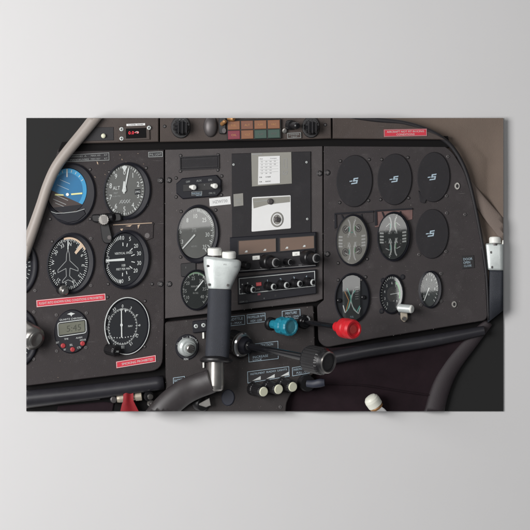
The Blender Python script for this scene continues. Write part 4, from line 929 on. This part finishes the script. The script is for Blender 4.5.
t = Thing('ignition_switch', 'silver ignition key switch on a black round plate', 'switch', (187, 347), DQ)
mb = MB(); mb.slab(ell(187, 347, 11.8, 12.8, 0.04, 44), DQ, DQ + 0.003, 'bezel', bev=0.7, smooth=True)
z = DQ + 0.0033
for s_, x, y, r_ in (('OFF', 179, 343, .6), ('R', 183, 338.3, 0), ('L', 187.6, 337.2, 0), ('BOTH', 193, 338.5, -.5), ('ST', 196.6, 342, -.8), ('IGN', 186, 359.0, 0)): mb.label(s_, x, y, 2.2, z, 'ink', r_)
t.part('plate', mb)
mb = MB(); mb.lathe(W(186.2, 346.8, DQ + 0.003), W(189.6, 348.4, DQ + 0.018), [(0, 9.4), (0.55, 9.2), (0.8, 7.6), (0.82, 6.0), (0.9, 6.0, 'steel'), (1.1, 5.4)], 'silver', n=44); t.part('collar', mb)
mb = MB(); mb.lathe(W(190, 348.4, DQ + 0.018), W(191.2, 349, DQ + 0.024), [(0, 4.4), (0.8, 4.2), (1, 3.4)], 'steel', n=32); mb.slab([(190.4, 347.4), (195, 349.4), (194.6, 350.8), (190, 349)], DQ + 0.0235, DQ + 0.0246, 'hole', bev=0.2); t.part('key_barrel', mb)
t = Thing('switch_bracket', 'small black bracket with two pale screws beside the yoke grip', 'bracket', (199, 326), DQ)
mb = MB(); mb.slab(rounded([(192.4, 321), (207, 319.5), (207, 331.5), (192.8, 333.2)], 1.2), DQ, DQ + 0.006, 'bezel', bev=0.7); t.part('plate', mb)
screws(t, [(196, 326.2), (203.5, 325.2)], DQ + 0.006, 'bright')
mb = MB(); mb.slab(rounded([(202.3, 332.5), (204.2, 332.3), (204.4, 338.5), (202.5, 338.8)], 0.6), DQ, DQ + 0.004, 'white', bev=0.3); single('indicator_strip', mb, 'short white strip between the ignition switch plate and the yoke grip', 'strip')
mb = MB(); mb.slab(rounded([(202.6, 361), (204.4, 360.8), (204.4, 367.8), (202.7, 368)], 0.6), DQ, DQ + 0.004, 'white', bev=0.3); single('indicator_strip', mb, 'short white strip under the yoke grip flange', 'strip')

# throttle with friction ring
t = Thing('throttle_lever', 'long black throttle lever with round black knob and silver friction ring', 'lever', (240, 343), DQ)
mb = MB(); mb.lathe(W(232, 341.5, DQ), W(241, 344.6, DQ + 0.022), [(0, 12.4), (0.9, 12.2), (1, 11.2)], 'black', n=56, rib=(20, 0.05)); t.part('friction_wheel', mb)
mb = MB(); mb.lathe(W(240.4, 344.4, DQ + 0.021), W(248.4, 346.4, DQ + 0.036), [(0, 12.3), (0.1, 12.6), (0.3, 12.4), (0.42, 11.2, 'chrome'), (0.46, 9.4, 'steel'), (0.5, 8.6, 'bezel'), (0.9, 7.8, 'bezel'), (1, 6.6, 'bezel')], 'steel', n=56); 
t.part('friction_ring', mb)
P0, P1 = W(246, 345.4, DQ + 0.03), W(313.5, 359.4, DQ + 0.16)
mb = MB(); mb.lathe(P0, P1, [(-0.03, 4.4, 'steel'), (0.05, 4.2, 'steel'), (0.06, 3.3), (0.5, 3.5), (0.9, 3.8), (1, 4.0)], 'rod', n=28); t.part('rod', mb)
ax = (P1 - P0)
mb = MB(); mb.lathe(P1 - ax * 0.09, P1 + ax * 0.25, [(0, 9), (0.06, 12.6), (0.12, 13.6), (0.66, 13.6), (0.74, 12.8)], 'black', n=72, rib=(24, 0.035), cap=False)
mb.lathe(P1 - ax * 0.09, P1 + ax * 0.25, [(0.7, 13.0), (0.8, 11.4), (0.9, 10.8), (0.93, 9.9, 'steel'), (0.92, 9.0, 'ring'), (0.88, 8.2, 'shield_dark'), (0.9, 5, 'shield_dark'), (0.905, 0.1, 'shield_dark')], 'black', n=48, cap=False); t.part('knob', mb)

# cyan propeller knob
t = Thing('propeller_knob', 'cyan knob with scalloped rim on the pedestal', 'knob', (271, 324), DQ)
mb = MB(); mb.lathe(W(270, 323.6, DQ), W(273, 324.2, DQ + 0.009), [(0, 6.6), (0.6, 6.4), (0.8, 5.2), (0.82, 4)], 'black', n=36); t.part('boss', mb)
P0, P1 = W(272, 324, DQ + 0.005), W(291.4, 327, DQ + 0.053)
mb = MB(); mb.lathe(P0, P1, [(0, 4.4), (0.34, 4.8), (0.4, 8.2), (0.46, 8.8), (0.62, 8.8), (0.66, 7.8)], 'cyan', n=64, rib=(10, 0.05), cap=False)
mb.lathe(P0, P1, [(0.64, 7.6), (0.72, 7.8), (0.76, 8.9), (0.82, 9.3), (0.94, 9.3), (1, 8.4), (1.0, 6.8), (0.95, 6.2, 'cyan_face'), (0.97, 0.1, 'cyan_face')], 'cyan', n=64, rib=(12, 0.03), cap=False); t.part('grip', mb)

# red mixture knob
t = Thing('mixture_knob', 'bright red round knob on a black rod with chrome boss', 'knob', (305, 322), DQ)
mb = MB(); mb.lathe(W(303, 321.5, DQ), W(306.6, 322.4, DQ + 0.010), [(0, 7), (0.6, 6.8), (0.8, 6.0), (0.86, 4.6), (1, 4)], 'black_gloss', n=40)
t.part('boss', mb)
mb = MB()
for a0, a1 in ((20, 70), (115, 165)):
    pts = [(305.2 + 5.6 * cos(rad(a)), 321.4 - 6.4 * sin(rad(a))) for a in range(a0, a1 + 1, 10)] + [(305.2 + 3.9 * cos(rad(a)), 321.4 - 4.6 * sin(rad(a))) for a in range(a1, a0 - 1, -10)]
    mb.slab(pts, DQ + 0.006, DQ + 0.0105, 'chrome', bev=0.2)
t.part('chrome_clip', mb)
P0, P1 = W(306, 322, DQ + 0.008), W(340, 327.2, DQ + 0.098)
mb = MB(); mb.lathe(P0, P1, [(0, 2.5), (1, 2.7)], 'rod', n=24); t.part('rod', mb)
P2 = W(354.2, 329.6, DQ + 0.136)
mb = MB(); mb.lathe(P1 - (P2 - P1) * 0.25, P2, [(0, 4.9), (0.26, 5.4), (0.34, 8.6), (0.4, 9.8), (0.62, 10.0), (0.66, 9.0), (0.7, 9.0), (0.74, 9.8), (0.9, 9.8), (1, 8.6), (1.0, 6.9), (0.96, 6.2), (0.955, 4.4, 'redknob'), (0.97, 3.6, 'redknob_dark'), (0.97, 0.1, 'redknob_dark')], 'redknob', n=56, cap=False); t.part('grip', mb)

# cream dimmer buttons
DB = 'cream faced dimmer knobs'
for k, (bx, by, fx, fy) in enumerate(((252.5, 388.4, 263.4, 391.6), (267.5, 386, 278.4, 389.2), (282.2, 383.4, 292.6, 386.8))):
    t = Thing('dimmer_knob', ('black dimmer knob with cream face, leftmost of three', 'black dimmer knob with cream face, middle one of three', 'black dimmer knob with cream face, nearest the parking brake handle')[k], 'knob', (bx, by), DQ, DB)
    mb = MB(); mb.lathe(W(bx, by, DQ), W(fx, fy, DQ + 0.03), [(0, 7), (0.25, 6.8), (0.3, 6.2), (0.9, 6.0), (1, 5.2)], 'black', n=48, rib=(16, 0.06)); t.part('barrel', mb)
    mb = MB(); mb.lathe(W(fx - .3, fy - .1, DQ + 0.0295), W(fx + 0.6, fy + 0.2, DQ + 0.0325), [(0, 4.9), (0.7, 4.8), (1, 4.2)], 'offwhite', n=32); t.part('face', mb)
t = Thing('parking_brake', 'black parking brake handle at the right corner of the pedestal', 'handle', (307, 383), DQ)
mb = MB(); mb.lathe(W(304.5, 382, DQ - 0.01), W(308.2, 383.6, DQ + 0.012), [(0, 8.6), (0.8, 8.4), (1, 7.4)], 'black', n=40); t.part('boss', mb)
mb = MB(); mb.tube([(307, 383.6, DQ + 0.014, 3.4), (314, 384, DQ + 0.022, 3.9), (320, 383, DQ + 0.026, 4.3), (324.6, 382.6, DQ + 0.028, 3.4)], 'slate', n=18, flat=0.6); t.part('handle', mb)
mb = MB(); mb.slab(ell(228, 397.6, 6.6, 8.2, 0.05, 36), DQ, DQ + 0.003, 'slate', bev=0.8, smooth=True); single('hole_plug', mb, 'dark slate oval hole plug on the lower pedestal', 'plug')
t = Thing('rotary_switch', 'black rotary switch with silver pointer under the yoke arm', 'switch', (203, 403), DQ)
mb = MB(); mb.lathe(W(199, 402, DQ), W(204, 403.5, DQ + 0.012), [(0, 8.6), (0.9, 8.2), (1, 7.2)], 'black', n=36); t.part('body', mb)
mb = MB(); mb.slab([(197, 404.5), (209.5, 397.6), (211, 405.5), (206, 407.5)], DQ + 0.012, DQ + 0.02, 'steel', bev=0.5); t.part('pointer', mb)

# ------------------------------------------------------------------ yokes
def head(mb, pts_front, d0, d1, m):
    mb.slab(rounded(pts_front, 2.2, 6), d0, d1, m, bev=2.2, smooth=True)
t = Thing('control_yoke', 'near control yoke with silver head, two white buttons and slate rubber grip', 'control yoke', (190, 395), 0.06, 'control yokes')
YD = 0.085
mb = MB()
def squircle(cx, w, dd, n=40):                 # rounded-rectangle cross-section: half width w (drawing units), half depth dd (m)
    out = []
    for i in range(n):
        a = 2 * PI * i / n; c, s_ = cos(a), sin(a); p = 0.62
        out.append((cx + w * math.copysign(abs(c) ** p, c), YD + dd * math.copysign(abs(s_) ** p, s_)))
    return out
def column(mb, secs, m, n=40, cap=True):       # secs: (y left, y right, centre x, half width, half depth)
    R = []
    for yl, yr, cx, w_, dd in secs:
        R.append([W(x, yl + (yr - yl) * ((x - cx + w_) / (2 * w_)), d) for x, d in squircle(cx, w_, dd, n)])
    vs = [p for r in R for p in r]
    mb.add(vs, [[j * n + i, j * n + (i + 1) % n, (j + 1) * n + (i + 1) % n, (j + 1) * n + i] for j in range(len(R) - 1) for i in range(n)], m, True)
    if cap: mb.add(R[0], [list(range(n))], m); mb.add(R[-1], [list(range(n))], m)
column(mb, [(256.2, 259.8, 222.0, 16.6, 0.017), (257.2, 261.2, 222.2, 18.4, 0.020), (259.5, 263.5, 222.4, 18.9, 0.021), (266, 269.5, 221.9, 18.2, 0.021), (276, 278, 220.6, 15.2, 0.021), (286, 287, 219.6, 12.0, 0.021), (288.4, 289.2, 219.5, 11.4, 0.020)], 'silver')
hd = t.part('head', mb)
mb = MB()
for x, y in ((207.6, 266), (208.8, 284.6), (227.6, 285.2)): mb.slab(ell(x, y, 1.0, 1.3, n=14), YD + 0.017, YD + 0.0222, 'ring', bev=0.2)
t.part('rivet', mb, hd)
mb = MB(); mb.label('PTT', 225, 264.6, 1.6, YD + 0.0216, 'ink_grey', -.08); mb.label('AP', 235, 266.6, 1.8, YD + 0.0216, 'ink_grey', -.08); t.part('lettering', mb, hd)
for x, y, y2 in ((214.6, 248.0, 258), (228.9, 251.6, 261)):
    mb = MB(); mb.lathe(W(x, y2, YD), W(x, y, YD + 0.002), [(0, 4.8, 'ring'), (0.28, 4.8, 'ring'), (0.3, 6.8), (0.86, 7.0), (1, 6.2)], 'white', n=36); t.part('button', mb)
mb = MB(); column(mb, [(288.6, 289.6, 219.8, 11.4, 0.021), (291, 292, 219.8, 11.8, 0.0215), (320, 321, 219.0, 12.0, 0.0225), (350, 350.6, 217.4, 12.0, 0.0225), (358, 358.4, 217.0, 11.8, 0.022)], 'rubber'); t.part('grip', mb)
mb = MB(); mb.lathe(W(216.2, 356.6, YD), W(216, 362.6, YD + 0.001), [(0, 12), (0.12, 13.2), (0.36, 14.6), (0.45, 16.2), (0.75, 16.2), (1, 14.4)], 'black', n=44); t.part('flange', mb)
mb = MB(); mb.lathe(W(216, 361, YD), W(215.6, 391, YD - 0.004), [(0, 8.4), (0.8, 8.5), (0.92, 8.0), (0.98, 6.5), (1, 4)], 'steel', n=40)
t.part('stem', mb)
mb = MB(); mb.tube([(212.5, 380.5, YD + 0.002, 11.8), (206, 383, YD - 0.004, 12), (196, 386.5, YD - 0.014, 12.3), (182, 393.5, YD - 0.034, 12.8), (166, 407, YD - 0.050, 13), (152, 424, YD - 0.056, 13)], 'arm', n=30, flat=0.62); t.part('arm', mb)

t = Thing('control_yoke', 'far control yoke with white head, cut off at the right edge', 'control yoke', (496, 300), 0.03, 'control yokes')
YD = 0.014
mb = MB(); column(mb, [(243.4, 244.6, 499, 13, 0.008), (245, 246.2, 499.4, 14.4, 0.009), (268, 268.8, 499.8, 12.8, 0.009), (270, 270.6, 499.6, 12, 0.0085)], 'silver'); hd = t.part('head', mb)
mb = MB()
for x, y in ((491, 252.3), (492, 267.2)): mb.slab(ell(x, y, 0.8, 1.3, n=12), YD + 0.006, YD + 0.0104, 'ring', bev=0.2)
t.part('rivet', mb, hd)
mb = MB(); mb.lathe(W(495, 246, YD + 0.002), W(495, 237.4, YD), [(0, 4), (0.25, 4, 'ring'), (0.3, 5.8), (0.85, 6), (1, 5.4)], 'white', n=30); mb.clip = True; t.part('button', mb)
mb = MB(); mb.lathe(W(506, 248, YD), W(506, 240.2, YD), [(0, 3), (0.3, 4.6), (1, 4.2)], 'white', n=24); t.part('button', mb)
mb = MB()
column(mb, [(270.2, 271, 500.4, 11.2, 0.0085), (273, 274, 500.6, 11.6, 0.009), (294, 294, 500.0, 12, 0.009), (323, 303, 500, 12.6, 0.0085)], 'rubber'); t.part('grip', mb)

# ------------------------------------------------------------------ lower left: strap and fittings, lower right: handle
mb = MB(); mb.slab([(22, 406.2), (60, 402.2), (100, 398.5), (100, 399.6), (60, 404), (22, 409)], 0.006, 0.012, 'ring', bev=0.3)
single('trim_strip', mb, 'thin grey trim strip under the left support tube', 'trim')
mb = MB(); mb.slab([(58, 406), (104, 401.8), (114, 403), (112, 414), (56, 414)], 0.005, 0.009, 'maroon', bev=0.8); single('seat_cushion', mb, 'dark maroon cushion edge at the bottom left edge', 'cushion')
t = Thing('strap_bracket', 'steel cross bar with end nuts holding the red strap', 'bracket', (130, 398), 0.008)
mb = MB(); mb.lathe(W(117, 398.8, 0.018), W(142, 396, 0.018), [(0, 3.6), (0.1, 4.2), (0.3, 4.2), (0.32, 3.4), (0.72, 3.4), (0.74, 4.4), (0.98, 4.4), (1, 3.4)], 'tan', n=28); t.part('bar', mb)
mb = MB(); mb.lathe(W(148, 396, 0.020), W(151, 397, 0.030), [(0, 5), (0.6, 4.8), (0.62, 3), (1, 2.6, 'steel')], 'black', n=24); mb.lathe(W(150, 403, 0.020), W(152.5, 404, 0.028), [(0, 3.4), (0.7, 3.2), (0.75, 1.8, 'ring'), (1, 1.6, 'steel')], 'steel', n=20); mb.lathe(W(113, 399.4, 0.018), W(114, 399.6, 0.026), [(0, 3.8), (0.8, 3.4), (1, 2.4, 'ring')], 'black', n=20); t.part('end_nut', mb)
mb = MB()
rows = [((123.5 - k * 0.1, 391 + k * 2.1), (133.2 + 0.05 * k, 390.4 + k * 2.1)) for k in range(6)] + [((122.4 - k * 0.5, 402 + k * 2.2), (133.8 + k * 1.1, 401.6 + k * 2.2)) for k in range(1, 6)]
patch(mb, rows, lambda u, v: 0.0300 + 0.002 * sin(u * 6) - 0.010 * max(0, v - 0.4), 'cloth_red', 16)
patch(mb, rows[::-1], lambda u, v: 0.0280 + 0.002 * sin(u * 6) - 0.010 * max(0, 0.6 - v), 'cloth_red', 16)
single('strap', mb, 'red fabric strap hanging over a steel bar at the bottom', 'strap')
t = Thing('hand_lever', 'lever with a rounded white tip at the bottom edge right of the pedestal', 'lever', (380, 410), 0.02)
P0, P1 = W(388, 424, 0.014), W(371.6, 399.6, 0.034)
mb = MB(); mb.lathe(P0, P1, [(0, 6.0), (0.66, 6.2), (0.68, 7.0, 'brass'), (0.75, 7.0, 'brass'), (0.76, 6.0)], 'chrome', n=32); t.part('shaft', mb)
mb = MB(); mb.lathe(P0, P1, [(0.74, 6.2), (0.77, 7.6), (0.96, 7.8), (1.04, 7.2), (1.1, 5.6), (1.13, 3.0), (1.14, 0.1)], 'tipwhite', n=32, cap=False); t.part('tip', mb)
